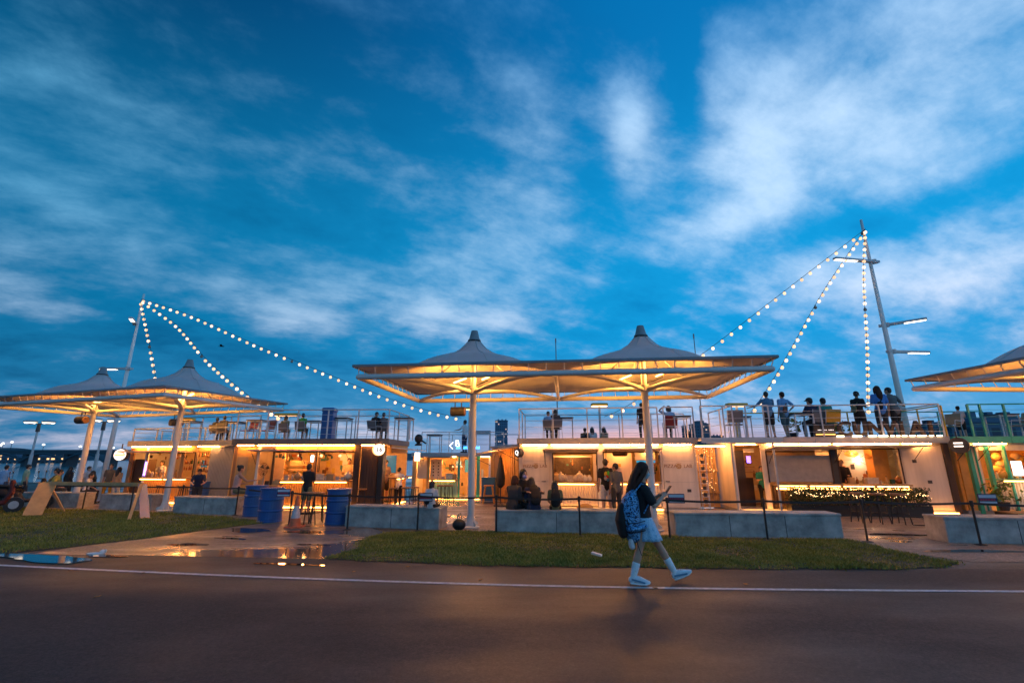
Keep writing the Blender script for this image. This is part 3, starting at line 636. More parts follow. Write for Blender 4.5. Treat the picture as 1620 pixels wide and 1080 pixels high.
w0 = P.x0-.02; P.railing([(P.x0+.02, 2.35), (P.x0+.02, -.08), (P.X(1046), -.08)]); P.railing([(P.X(1056), -.08), (P.x1, -.08)], step=.9); P.railing([(P.x0+.02, 2.38), (P.x1+.3, 2.38)], cables=3)
# ---- the bar kiosk with the hedge
FQ = FA
Q = Kiosk('cream container bar with a hedge under its counter and block letters on the roof', FQ, 1160, 1507)
Q.pillar(1160, 1166); Q.pillar(1208, 1216); Q.pillar(1318, 1330, M_DARK); Q.pillar(1427, 1432)
Q.box('white_panel', Q.X(1432.2), Q.x1-.16, -.012, .05, ZF+.02, ZD-.004, M_PANEL)
Q.box('end_frame', Q.x1-.155, Q.x1+.02, -.05, .06, .03, ZD-.004, M_WOODD)
Q.header(1166, 1208, 704); Q.header(1216, 1318, 712, M_WHITE); Q.header(1330, 1427, 708, M_WHITE)
Q.led(1166, 1200); Q.led(1216, 1320); Q.led(1322, 1428); Q.led(1432, 1480)
Q.awning(1216, 1326, 711, .7, .06); Q.awning(1322, 1452, 708, .75, .03)
M_SHUT = mat('shutter_tan', (.44, .38, .33), .6, var=.15, scale=5)
sh = Q.rect('roller_shutter', 1216.5, 720, 1317.5, 762, .02, .045, M_SHUT)
za, zb = Q.Z(1267, 762), Q.Z(1267, 720); n = 13
for k in range(n): Q.box('shutter_slat', Q.X(1216.5)+.01, Q.X(1317.5)-.01, .012, .0195, za+(zb-za)*k/n+.006, za+(zb-za)*(k+1)/n-.004, M_SHUT, sh)
cQ, zQ = Q.counter(1219, 1430, 765, front=M_WOODD, out=.3)
Q.led(1219, 1429, -.28, zQ-.16, M_LEDS, 'tube_light', .05)
Q.led(1170, 1500, -.14, .035, M_LEDP, 'plinth_led', .05)
Q.rect('back_panel', 1330, 709, 1428, 762, 1.3, 1.34, M_INNERW); Q.rect('column_cladding', 1402, 709, 1427, 762, .5, .9, M_ORANGE)
for px, py in ((1358, 727), (1398, 730)):
    x, z = Q.f.on(px, py, 1.28); o = MB(); o.ball((x, 1.24, z), .05, 10, 6); o.build('wall_sconce', lit('sconce_glow', (1, .85, .65), 14), Q.root)
    for a in (45, 135, 225, 315, 0, 180):
        c, s_ = math.cos(R(a)), math.sin(R(a)); o = MB(); o.obox((x+.07*c, 1.29, z+.07*s_), (x+.62*c, 1.29, z+.42*s_), .01, .014, (0,1,0)); o.build('wall_batten', M_WOODL, Q.root)
    light('sconce_lamp', (x, 1.15, z), 7, SOFT, .05, Q.root)
M_WICK = mat('wicker', (.55, .30, .08), .6, var=.3, scale=20)
for px, py in ((1347, 718), (1379, 722)):
    x, z = Q.f.on(px, py, .7); o = MB()
    for k in range(9): r_ = .17*math.sin(math.pi*(k+1)/10)+.03; zz_ = z-.09+.02*k; o.sweep([(x+r_*math.cos(t*.524), .7+r_*math.sin(t*.524), zz_) for t in range(13)], [.007]*13, n=4, cap=False)
    for k in range(10): t = k*.628; o.sweep([(x+r2*math.cos(t), .7+r2*math.sin(t), z+dz) for r2, dz in ((.06, -.09), (.17, -.01), (.19, .02), (.12, .08), (.02, .11))], [.006]*5, n=4, cap=False)
    sh_ = o.build('wicker_shade', M_WICK, Q.root); o = MB(); o.ball((x, .7, z), .05, 8, 6); o.build('shade_bulb', M_BULB, sh_); o = MB(); o.cyl((x, .7, z+.1), (x, .7, ZD-.05), .006, n=5); o.build('shade_cord', M_BLACK, sh_)
for px, pw in ((1375, 45), (1345, 20), (1188, 9), (1262, 8)): Q.lamp(px, .6, 1.8, pw*1.05)
for px in (1440,): pass
Q.rect('door_leaf', 1172, 712, 1189, 758, .5, .54, M_BOARD); Q.rect('shelf_unit', 1166, 757, 1208, 806, .9, 1.3, M_WOODD)
Q.rect('door_header_light', 1190, 709, 1207, 715, .5, .53, M_INNERW); scn = Q.rect('bar_screen', 1196, 721, 1202, 732, .6, .63, lit('screen_violet', (.22, .12, 1.0), 4))
for k in range(3): Q.rect('shelf_board', 1190, 738+k*9, 1207, 739+k*9, .6, .85, M_WOOD)
# posts carrying the roof walk in front of the doorway
for (pt, pb) in (((1150, 700), (1165, 812)), ((1219, 702), (1229, 812))):
    g = G(*pb); pz = ZTOP-.02; xl, _ = FA.on(pb[0], pb[1], (Vector((g.x, g.y, 0))-FA.o).dot(FA.n)); yl = (Vector((g.x, g.y, 0))-FA.o).dot(FA.n)
    o = MB(); o.cyl((xl, -.45, 0), (xl, -.45, pz), .035, n=12); b = o.build('walk_post', M_STEEL, Q.root)
Q.box('roof_walk', P.x1+.05, Q.X(1232), -.62, -.155, ZTOP-.09, ZTOP-.02, M_STEEL); Q.box('walk_joist', P.x1+.05, Q.X(1232), -.60, -.56, ZTOP-.17, ZTOP-.091, M_STEEL)
Q.railing([(P.x1+.1, -.58), (Q.X(1216), -.58)], z=ZTOP-.02, step=.62); Q.railing([(Q.X(1164), -.3), (Q.X(1164), 2.2)], cables=3); Q.railing([(Q.X(1218), -.1), (Q.x1-.04, -.1), (Q.x1-.04, 2.3)], step=1.75); Q.railing([(Q.X(1218), 2.36), (Q.x1-.04, 2.36)], cables=3, m_=M_YEL, step=1.3)
# passage between the kiosks: slatted back screen hung with fairy lights
x0, x1 = P.x1+.06, Q.x0-.06
ps = thing('passage_screen', 'bamboo slat screen hung with fairy lights between the two cream kiosks', 'screen', FA.o, FA.a); n = 15
for k in range(n):
    o = MB(); a = x0+(x1-x0)*k/n; o.box(a, a+(x1-x0)/n-.012, 1.35+.012*(k % 3), 1.385+.012*(k % 3), .03, 2.0); o.build('slat', M_WOODL, ps)
for z in (.5, 1.2, 1.72): o = MB(); o.box(x0, x1, 1.30, 1.335, z, z+.045); o.build('cross_batten', M_WOODL, ps)
fl = thing('fairy_lights', 'fairy light strands hanging over the bamboo screen in the passage', 'string lights', FA.o, FA.a)
for k in range(7):
    xx = x0+.15+(x1-x0-.3)*k/6; o = MB(); o.cyl((xx, 1.26, .5), (xx, 1.26, 1.98), .003, n=4); s_ = o.build('strand', M_BLACK, fl); o = MB()
    for j in range(11): o.ball((xx+random.uniform(-.045, .045), 1.25+random.uniform(-.03, .02), random.uniform(.5, 1.97)), random.uniform(.006, .010), 5, 4)
    tag(o.build('tiny_bulbs', lit('fairy_bulb', (1, .60, .25), 5), s_), kind='stuff')
light('passage_lamp', FA.w((x0+x1)/2, .55, 1.95), 40, WARM, .08)
o = MB(); o.box(x0, x1, .3, .34, 2.0, 2.03); led = o.build('passage_led', M_LED); led.location = FA.o; led.rotation_euler = (0, 0, FA.a); tag(led, 'warm light bar over the passage between the cream kiosks', 'light bar')
rk = thing('bottle_rack', 'narrow rack of dark cups standing at the passage edge', 'rack', FA.w(x0+.14, .1, 0), FA.a)
o = MB(); o.obox((-.11, 0, 0), (-.11, 0, 1.75), .025, .025); o.build('upright', M_RAIL, rk); o = MB(); o.obox((.11, 0, 0), (.11, 0, 1.75), .025, .025); o.build('upright', M_RAIL, rk)
for k in range(8):
    z = .25+.2*k; o = MB(); o.box(-.12, .12, -.06, .1, z, z+.015); o.build('shelf', M_RAIL, rk); o = MB(); o.lathe([(.05, z+.016), (.06, z+.12)], (0, 0, 0), 10); o.build('cup', M_DARK, rk)
# hedge planter below the bar counter
hx0, hx1 = Q.X(1231), Q.X(1441); hp = thing('hedge_planter', 'dark clipped hedge planter strung with fairy lights under the bar counter', 'hedge', FA.w(hx0, -.62, 0), FA.a); L_ = hx1-hx0
o = MB(); o.box(0, L_, 0, .34, .0, .30); o.build('planter_box', M_BLACK, hp)
M_LEAF = mat('hedge_leaf', (.05, .075, .025), .6, var=.5, scale=8); M_LEAF2 = mat('leaf_green', (.10, .16, .03), .6, var=.4, scale=8)
def leaf_cloud(mb, n, fn, size, rd):
    for _ in range(n):
        c = Vector(fn(rd)); a = Vector((rd.gauss(0,1), rd.gauss(0,1), rd.gauss(0,1))).normalized(); b = a.orthogonal().normalized(); b.rotate(Matrix.Rotation(rd.uniform(0, 6.28), 3, a)); q = b.cross(a); s_ = size*rd.uniform(.6, 1.35)
        mb.add([c-b*s_, c+q*s_*.42, c+b*s_, c-q*s_*.42], [(0,1,2,3)])
rd = random.Random(3); o = MB(); leaf_cloud(o, 9000, lambda r: (r.uniform(0, L_), r.uniform(-.03, .36), .26+.50*r.random()**.8+.05*math.sin(r.uniform(0, L_)*9)), .034, rd); tag(o.build('foliage', M_LEAF, hp), kind='stuff')
o = MB()
for k in range(120):
    u = random.random(); o.ball((L_*u, -.05+random.uniform(-.03, .02), .60+.05*math.sin(u*23)+random.gauss(0, .035)), random.uniform(.005, .012), 5, 4)
tag(o.build('fairy_bulbs', lit('fairy_bulb', (1, .60, .25), 5), hp), kind='stuff')
# roof letters, standing on the bar kiosk's front edge
sg = thing('roof_letters', 'row of dark block letters lit from below along the bar roof edge', 'sign', FA.o, FA.a)
for ch, px, sz in (('C', 1337, .50), ('U', 1362, .50), ('N', 1387, .50), ('V', 1409, .50), ('I', 1428, .50), ('A', 1452, .50), ('I', 1474, .50)):
    x = FA.x(px, -.05, 682); L0 = lettering('letter', ch, .62, M_WOODD, sg, (x, -.03, ZTOP+.235), depth=.035, bold=.018)
for a, b in ((1322, 1333), (1347, 1361), (1372, 1384), (1388, 1402), (1407, 1412), (1416, 1421), (1425, 1432), (1437, 1445), (1449, 1463), (1468, 1474), (1480, 1488)):
    xa, xb = FA.x(a, -.1, 690), FA.x(b, -.1, 690); o = MB(); o.box(xa, xb, -.19, -.155, ZTOP+.012, ZTOP+.042); o.build('footlight', lit('footlight_glow', (1, .72, .40), 9), sg)
bd = thing('led_text_board', 'dark board with a row of pale dots standing on the bar roof', 'sign', FA.w(FA.x(1306, -.1, 682), -.06, ZTOP+.012), FA.a)
o = MB(); o.box(-.31, .31, 0, .05, 0, .42); o.build('board', M_BOARD, bd); o = MB()
for k in range(12):
    if k not in (3, 7): o.box(-.2+.04*k, -.18+.04*k, -.004, -.0005, .2, .225)
o.build('dot_row', lit('dot_glow', (1, .85, .8), 1.6), bd); o = MB(); o.box(-.28, .28, -.03, -.005, .06, .09); o.build('light_strip', lit('board_strip', (1, .5, .12), 2), bd)

def drum_sign(p, rz, r, label, face, txt, tmat, size, depth=.16, rim=M_DARK):
    t = thing('round_sign', label, 'sign', p, rz); o = MB(); o.sweep([(0, -depth/2, 0), (0, depth/2, 0)], [r, r], side=(1,0,0), n=28, rnd=False); o.build('drum', rim, t)
    o = MB(); o.sweep([(0, -depth/2-.012, 0), (0, -depth/2-.002, 0)], [r*.92]*2, side=(1,0,0), n=28, rnd=False); o.build('face', face, t)
    if txt: lettering('lettering', txt, size, tmat, t, (0, -depth/2-.02, 0), bold=.004)
    o = MB(); o.obox((-.02, 0, r), (-.02, 0, r+.18), .03, .03); o.build('hanger', M_DARK, t)
    return t
drum_sign(Q.w(Q.x1+.05, -.42, Q.Z(1500, 705)), R(-52), .23, 'dark round sign with pale marks at the end of the bar kiosk', M_DARK, '=', M_SIGN, .42)
drum_sign(W(821, 716, 15.6), R(-48), .14, 'small dark round sign with a white letter on the lettered kiosk', M_DARK, 'Q', M_SIGN, .20)

# ---- left kiosks
FU = Frame(-9.35, 16.35, -3.0)
U = Kiosk('warm-lit food kiosk with open serving window and dark timber corner', FU, 366, 612, wall=M_PANEL, open_ends=(False, True), deckm=mat('slate_edge', (.10, .10, .11), .6))
U.pillar(366, 371, M_WOOD); U.pillar(403, 407); U.pillar(428, 431, M_WOODD); U.pillar(559, 567, M_WOODD); U.pillar(497, 499.5, M_WOOD)
dd = U.box('door', U.X(371.2), U.X(402.8), -.01, .04, ZF+.02, ZD-.09, M_ORANGE); U.rect('notice_board', 373, 722, 390, 752, -.03, -.011, M_WOODL, dd)
U.rect('fan_bay_panel', 407, 713, 428, 800, .8, .84, M_INNER); U.header(407, 428, 706); U.header(431, 559, 713, M_ORANGE)
U.led(372, 400); U.led(404, 560); U.led(570, 608)
U.awning(400, 480, 714, .5, .02, M_GREY); U.awning(478, 556, 713, .75, -.02, M_GREY)
cU, zU = U.counter(448, 558, 759, front=M_ORANGE, out=.25, top=M_WOOD)
cU2, zU2 = U.counter(407, 447, 767, front=M_INNER, led=False)
U.led(432, 606, -.10, .05, M_LEDP, 'plinth_led', .035)
for (a, b, c, d) in ((432, 728, 455, 737), (432, 742, 455, 746), (433, 751, 452, 755)): U.rect('food_shelf', a, b, c, d, 1.0, 1.35, M_WOODL)
U.rect('fridge_front', 467, 716, 478, 748, 1.2, 1.24, M_WOODD); U.rect('poster', 499, 717, 520, 728, 1.9, 1.92, M_INNERW); U.rect('poster', 505, 728, 515, 737, 1.85, 1.87, M_INNERW); U.rect('cold_lamp', 478, 720, 482, 730, .5, .54, lit('cold_lamp', (.8, .95, 1), 6))
for px, pw in ((445, 32), (475, 34), (510, 46), (545, 40), (590, 30), (385, 8)): U.lamp(px, .7, 1.8, pw*1.05)
for px in (440, 470, 505, 535): U.pendant(px, .4, 1.72, .05)
# timber corner and the receding end bar
tc_ = U.box('timber_corner', U.X(570), U.X(596), -.03, .35, .03, ZD-.01, M_WOODD)
for k in range(5): U.box('corner_plank', U.X(570)+k*.105+.01, U.X(570)+(k+1)*.105, -.05, -.031, .04, ZD-.02, M_WOODD, tc_)
U.box('corner_post', U.X(597), U.X(605), -.02, .30, .03, ZD-.01, M_BLACK)
ex = U.x1; U.box('end_counter', ex-.1, ex+.28, .45, 2.3, .96, 1.0, M_WOOD); U.box('end_counter_front', ex-.03, ex, .45, 2.3, .14, .955, M_ORANGE)
for k in range(18): U.box('end_slat', ex+.001, ex+.025, .47+.1*k, .54+.1*k, .16, .94, M_ORANGE)
U.box('end_led', ex+.2, ex+.24, .5, 2.25, .93, .955, M_LEDS); U.box('end_plinth_led', ex+.02, ex+.05, .4, 2.3, .05, .09, M_LEDP); U.box('end_header', ex-.05, ex, .35, 2.39, 1.82, ZD-.003, M_ORANGE)
o = MB(); o.add([(ex, .3, 1.98), (ex, 2.3, 1.98), (ex+.75, 2.3, 1.9), (ex+.75, .3, 1.9), (ex, .3, 2.01), (ex, 2.3, 2.01), (ex+.75, 2.3, 1.93), (ex+.75, .3, 1.93)], [(3,2,1,0),(4,5,6,7),(0,1,5,4),(1,2,6,5),(2,3,7,6),(3,0,4,7)]); o.build('end_awning', M_PANEL, U.root)
U.box('back_window', ex-1.3, ex-.4, 2.32, 2.335, 1.1, 1.75, mat('blue_pane', (.03, .16, .28), .2, var=.2, emit=(.03, .16, .28), estr=.5))
U.railing([(U.x0+.02, -.08), (U.x1-.02, -.08), (U.x1-.02, 2.3)], step=1.1); U.railing([(U.x0+.02, 2.38), (U.x1, 2.38)], cables=3)
drum_sign(W(599, 711, 15.75), R(25), .19, 'glowing round drum sign hung at the dark timber corner', M_SIGN, '16', M_WOODD, .20, .2, lit('drum_rim', (1, .55, .2), 1.2))
lb = thing('lantern_sign', 'small glowing white box sign under the end awning', 'sign', W(660, 722, 18.2)); o = MB(); o.bbox(-.1, .1, -.06, .06, -.16, .16, .02); o.build('light_box', M_SIGN, lb); o = MB(); o.cyl((0, 0, .16), (0, 0, .3), .01, n=6); o.build('hanger', M_DARK, lb)

FV = Frame(-14.55, 18.3, -12.0)
V = Kiosk('low warm-lit drinks kiosk partly hidden behind a canopy column', FV, 200, 366, wall=M_PANELG)
V.pillar(200, 206, M_WOOD); V.pillar(225, 229, M_WHITE); V.pillar(282, 287, M_WOODL); V.pillar(305, 308, M_WOODL); V.box('metal_wall', V.X(328), V.X(363), -.005, .05, ZF+.01, ZD-.005, M_PANELG)
for k in range(16): V.box('corrugation', V.X(328)+.02+k*.062, V.X(328)+.055+k*.062, -.025, -.006, ZF+.03, ZD-.03, M_PANELG)
V.rect('dark_shelving', 206, 726, 225, 800, .1, .5, M_WOODD); V.header(206, 328, 714, M_ORANGE); V.led(205, 300); V.led(310, 345)
cV, zV = V.counter(229, 305, 755, front=M_ORANGE, out=.22); V.awning(204, 300, 716, .6, .03, M_PANEL); V.led(206, 320, -.1, .05, M_LEDP, 'plinth_led', .035)
V.rect('violet_tube', 227.5, 730, 229.5, 752, -.03, -.001, lit('violet_glow', (.55, .25, 1), 4)); V.rect('rear_window', 234, 728, 244, 740, 2.3, 2.33, mat('blue_pane', (.03, .16, .28), .2))
for (a, b, c, d) in ((288, 734, 304, 736), (288, 744, 304, 746), (309, 722, 327, 724), (309, 734, 327, 736), (309, 746, 327, 748)): V.rect('goods_shelf', a, b, c, d, .4, .8, M_WOOD)
for px, pw in ((245, 44), (275, 30), (298, 22), (318, 14)): V.lamp(px, .7, 1.8, pw*1.05)
V.railing([(V.x0+.05, 2.3), (V.x0+.05, -.05), (V.x1-.25, -.05)], step=1.0, h=.46, cables=2); V.railing([(V.x0+.6, 1.1), (V.x1, 1.1)], step=1.2, cables=3)
drum_sign(W(192, 719, 18.0), R(10), .22, 'bright white round sign with orange stripes at the drinks kiosk', M_SIGN, '', M_SIGN, .1)
o = MB(); b_ = W(192, 719, 17.9); o.box(-.17, .17, -.01, 0, -.03, .02); o.box(-.12, .12, -.01, 0, .06, .09); st = o.build('sign_stripe', lit('stripe_orange', (1, .4, .1), 1.4)); st.parent = [x for x in bpy.data.objects if x.get('label', '').startswith('bright white round')][0]; st.location = (0, -.10, 0)

# ---- rear kiosk with the teal counter
FS = Frame(-4.0, 23.2, -1.0, -.3)
S = Kiosk('rear kiosk with a pale teal slatted counter and roof terrace', FS, 652, 800, depth=2.4, wall=M_INNERW, zf=.12, zd=2.05, ztop=2.2)
S.pillar(652, 657, M_WOODL); S.pillar(675, 678, M_WOODL); S.pillar(724.5, 727.5, M_TEAL); S.pillar(754, 759, M_TEAL); S.pillar(773, 776, M_WHITE); S.box('orange_wall', S.X(776.5), S.x1-.01, -.02, .05, .13, 2.03, M_ORANGE)
M_TEALC = mat('pale_teal_slats', (.20, .40, .33), .5, var=.1)
cS, zS = S.counter(679, 724, 758, front=M_TEALC, slat=.13); S.rect('menu_wall', 678, 726, 696, 757, .5, .54, M_PANEL)
for j in range(2):
    for k in range(5): S.rect('menu_mark', 681.5+8*j, 731+5*k, 683.5+8*j, 733+5*k, .485, .499, M_WOODD)
S.rect('cabinet', 658, 727, 675, 757, .3, .7, M_PANEL); S.rect('wall_box', 699, 735, 708, 745, 2.2, 2.3, M_WOODD); S.rect('rear_window', 729, 727, 742, 748, 1.6, 1.64, mat('blue_pane', (.03, .16, .28), .2)); S.rect('rear_window', 714, 729, 723, 739, 1.6, 1.64, mat('blue_pane', (.03, .16, .28), .2))
S.awning(664, 716, 723, .7, .0, M_PANELG); S.led(655, 722); S.led(760, 775); S.led(680, 760, -.1, .06, M_LEDP, 'plinth_led', .04); S.header(657, 724, 722, M_ORANGE)
S.rect('leaning_ladder', 761, 742, 764, 768, .2, .25, M_WHITE)
for px, pw in ((667, 34), (700, 60), (742, 36), (767, 16), (716, 30)): S.lamp(px, .8, 1.75, pw*1.15)
for px in (716, 722, 730): S.pendant(px, .5, 1.55, .045)
S.railing([(S.x0+.4, -.05), (S.x1-.1, -.05)], step=1.5); S.railing([(S.x0+.4, 2.2), (S.x1+.6, 2.2)], step=1.3, cables=3)
aw = thing('corner_awning', 'pale folding awning sagging out beside the lettered kiosk', 'awning', (0, 0, 0)); a = W(775, 716, 20); b = W(820, 706, 17.2); o = MB()
a2, b2 = a+Vector((-.8, -.6, -.12)), b+Vector((-.75, -.5, -.12)); dz = Vector((0, 0, .03)); o.add([a, b, b2, a2, a+dz, b+dz, b2+dz, a2+dz], [(3,2,1,0),(4,5,6,7),(0,1,5,4),(1,2,6,5),(2,3,7,6),(3,0,4,7)]); o.build('canvas', M_PANEL, aw)
for p, q in ((a, a2), (b, b2)): o = MB(); o.cyl(p+Vector((0, .3, -.5)), q, .012, n=6); o.build('stay', M_DARK, aw)
A_, B_ = W(778, 750, 20.4), W(819, 750, 17.5); dv = B_-A_; LS = math.hypot(dv.x, dv.y)
sw = thing('side_kiosk', 'orange-walled kiosk end standing behind the folding awning', 'kiosk', (A_.x, A_.y, 0), math.atan2(dv.y, dv.x))
o = MB(); o.box(0, LS, 0, .06, 0, 2.05); o.build('side_wall', M_ORANGE, sw)
for k in range(14): o = MB(); o.box(.06+.2*k, .18+.2*k, -.03, -.001, .05, 2.0); o.build('corrugation', M_ORANGE, sw)
o = MB(); o.box(-.05, LS-.3, -.1, .9, 2.051, 2.14); o.build('roof', M_GREY, sw); o = MB(); o.box(0, .06, .061, .9, 0, 2.05); o.build('rear_wall', M_ORANGE, sw)
o = MB(); o.box(.5, 1.1, -.05, -.032, .1, 1.75); o.build('door', M_WOOD, sw)
light('side_lamp', W(780, 722, 18.3), 30, WARM, .08)

# ---- teal kiosk on the right
FR_ = Frame(12.95, 14.75, -6.4)
T = Kiosk('teal-framed kiosk with orange interior and teal roof railings', FR_, 1518, 1700, wall=M_ORANGE, deckm=M_TEAL)
T.pillar(1522, 1535, M_ORANGE); 
for a, b in ((1537, 1543), (1566, 1571), (1595, 1598)): T.box('teal_post', T.X(a), T.X(b), -.06, .05, .03, ZD-.01, M_TEAL)
T.box('side_panel', T.X(1544), T.X(1556), .0, .05, ZF, ZD-.02, M_PANEL); T.box('teal_strut', T.X(1549), T.X(1551), -.03, -.001, ZF, ZD-.02, M_TEAL)
cT, zT = T.counter(1572, 1690, 757, front=M_PANEL, out=.28, top=M_TEALC); T.led(1545, 1600); T.header(1558, 1690, 712, M_PANEL)
T.rect('white_menu', 1600, 729, 1616, 752, -.1, -.07, lit('menu_glow', (.9, 1, .95), 1.5)); T.rect('white_menu', 1603, 768, 1630, 785, -.33, -.30, lit('menu_glow', (.9, 1, .95), 1.5)); T.rect('rear_window', 1557, 720, 1572, 740, 1.9, 1.93, mat('blue_pane', (.03, .16, .28), .2))
T.awning(1516, 1556, 706, .7, -.03, M_GREY)
for px, pw in ((1565, 36), (1600, 50)): T.lamp(px, .7, 1.8, pw*1.15)
for px, py, c in ((1577, 722, M_ORANGE), (1583, 735, M_WOODL), (1590, 728, M_YEL), (1606, 722, M_WOODL), (1587, 745, M_WOODL), (1578, 742, M_ORANGE), (1612, 726, M_YEL)):
    x, z = T.f.on(px, py, .9); o = MB(); o.ball((x, .9, z), (.16, .12, .13), 8, 6); o.build('hanging_basket', c, T.root, smooth=True)
T.railing([(T.X(1552), -.08), (T.X(1572), -.08), (T.X(1690), -.08)], m_=M_TEAL, step=.75, post=.03); T.railing([(T.x0, 2.36), (T.X(1690), 2.36)], m_=M_TEAL, step=1.3, cables=3); T.railing([(T.x0+.05, 2.3), (T.x0+.05, .2)], m_=M_YEL, cables=2)
stp = thing('pallet_step', 'low timber pallet step in front of the teal kiosk', 'pallet', T.w(T.X(1545), -.9, 0), FR_.a)
for k in range(5): o = MB(); o.box(0, 1.9, .13*k, .13*k+.1, .13, .155); o.build('deck_board', M_WOODL, stp)
for k in range(3): o = MB(); o.box(.02+.88*k, .12+.88*k, .0, .62, 0, .129); o.build('bearer', M_WOODD, stp)

# clutter pinned and hung in the serving windows, and dark trims round the openings
M_POST = [mat('print_a', (.55, .16, .04), .6), mat('print_b', (.62, .55, .42), .6), mat('print_c', (.06, .05, .045), .6), mat('print_d', (.50, .34, .05), .6), mat('print_e', (.05, .16, .15), .6), mat('print_f', (.20, .08, .03), .6)]
def clutter(K, px0, px1, py0, py1, ly, n, seed, smin=.06, smax=.22):
    rd = random.Random(seed)
    for k in range(n):
        px = rd.uniform(px0, px1); py = rd.uniform(py0, py1); x, z = K.f.on(px, py, ly); w, h = rd.uniform(smin, smax), rd.uniform(smin, smax); m_ = rd.choice(M_POST); o = MB(); y = ly-.03-.012*(k % 5)
        if k % 3 == 0: o.lathe([(w*.30, z-h*.5), (w*.38, z-h*.2), (w*.34, z+h*.2), (w*.12, z+h*.35)], (x, y-.1, 0), 10); o.sweep([(x, y-.1, z+h*.3), (x, y-.1, z+h*.3+.10)], [.005, .005], n=5); o.build('hanging_utensil', m_, K.root)
        else: o.box(x-w/2, x+w/2, y, y+.01, z-h/2, z+h/2); o.build('pinned_print', m_, K.root)
clutter(U, 434, 496, 716, 748, 2.28, 22, 1); clutter(U, 500, 556, 716, 750, 2.28, 20, 2); clutter(U, 432, 556, 714, 724, .35, 14, 3, .05, .14); clutter(U, 575, 600, 720, 750, 2.28, 6, 4)
clutter(V, 231, 280, 722, 750, 2.28, 20, 5); clutter(V, 231, 300, 716, 726, .3, 10, 6, .05, .13); clutter(P, 1012, 1042, 733, 756, 1.2, 10, 7); clutter(P, 957, 1004, 722, 752, .73, 5, 8, .08, .2); clutter(P, 876, 940, 726, 745, .89, 8, 9, .04, .1)
clutter(S, 680, 722, 726, 752, 2.28, 14, 10); clutter(T, 1574, 1640, 716, 752, 2.28, 22, 11); clutter(Q, 1332, 1400, 738, 756, 1.28, 9, 12, .05, .16); clutter(Q, 1168, 1206, 712, 800, 1.7, 14, 13); clutter(S, 729, 752, 728, 780, 2.2, 8, 14)
def trim(K, px0, px1, pyt, pyb, m_=None):
    x0, x1 = K.X(px0), K.X(px1); zt_, zb_ = K.Z((px0+px1)/2, pyt), K.Z((px0+px1)/2, pyb); m_ = m_ or M_WOODD
    for (a, b, c, d) in ((x0, x0+.035, zb_, zt_), (x1-.035, x1, zb_, zt_), (x0+.036, x1-.036, zt_-.035, zt_)): K.box('window_trim', a, b, -.018, -.001, c, d, m_)
trim(P, 874, 946, 716, 761); trim(P, 955, 1046, 714, 761); trim(Q, 1328, 1430, 709, 764); trim(U, 430, 560, 714, 758); trim(V, 228, 305, 715, 754); trim(S, 678, 725, 723, 757, M_TEAL); trim(Q, 1215, 1319, 713, 763)
for K, pxs in ((P, (840, 1000, 1075)), (Q, (1290, 1470)), (U, (390, 520)), (V, (345,))):
    for px in pxs:                                  # power cables sagging along the fascia
        x = K.X(px); o = MB(); o.sweep([(x-.5, -.165, 2.05), (x-.2, -.17, 1.97), (x+.15, -.17, 1.99), (x+.5, -.165, 2.06)], [.007]*4, n=5); o.build('power_cable', M_BLACK, K.root)
for K, px, z in ((Q, 1468, .9), (Q, 1450, 1.5), (P, 858, .5), (P, 1088, .6)):
    x = K.X(px); K.box('wall_sticker', x-.06, x+.06, -.026, -.0225, z, z+.09, M_POST[2])
# ------------------------------------------------------------------ street poles, lamps and bulb strings
def arm_lamp(root, p, d, L_, lit_from, z=0):
    d = Vector(d).normalized(); p = Vector(p); o = MB(); o.obox(p-d*.25, p+d*L_, .16, .09); a = o.build('lamp_arm', M_RAIL, root)
    o = MB(); o.obox(p+d*L_*lit_from+Vector((0, 0, -.052)), p+d*(L_-.03)+Vector((0, 0, -.052)), .13, .016); o.build('lamp_plate', M_LAMP, a)
    o = MB(); o.cyl(p+Vector((0, 0, -.08)), p+Vector((0, 0, .08)), .11, n=12); o.build('collar', M_RAIL, a)
def lamp_pole(px_b, py_b, py_t, px_t, Y, arms, label, r=.12):
    b = W(px_b, py_b, Y); q = W(px_t, py_t, Y); x = (b.x+q.x)/2; z0 = gprof(Y)
    t = thing('lamp_pole', label, 'lamp post', (x, Y, z0)); H_ = q.z-z0; lean = (q.x-x)/H_*1.0
    o = MB(); o.sweep([(b.x-x, 0, 0), (0, 0, H_*.35), ((q.x-x), 0, H_)], [r, r*.85, r*.42], n=14, rnd=False); o.build('pole', M_WHITE, t, smooth=True); o = MB(); o.lathe([(.24, 0), (.24, .03), (.14, .06)], n=14); o.build('base_plate', M_STEEL, t)
    for (px, py, dx, dy, dz, L_, lf) in arms:
        p = W(px, py, Y); arm_lamp(t, (p.x-x, 0, p.z-z0), (dx, dy, dz), L_, lf)
    return Vector((q.x, Y, q.z))
TR = lamp_pole(1437, 675, 348, 1362, 18.0, [(1382, 414, -1, -.25, -.04, 2.05, .45), (1402, 514, 1, -.75, .04, 1.25, .45), (1413, 556, 1, .1, 0, 1.55, .45)], 'tall tapering lamp pole with three box lamps behind the bar terrace')
TL = lamp_pole(165, 745, 465, 228, 22.0, [(214, 512, .6, -1.0, -.03, 1.25, .5), (202, 583, -1, .25, .05, 1.75, .4)], 'tall lamp pole with two box lamps behind the canopy by the barricade', .11)
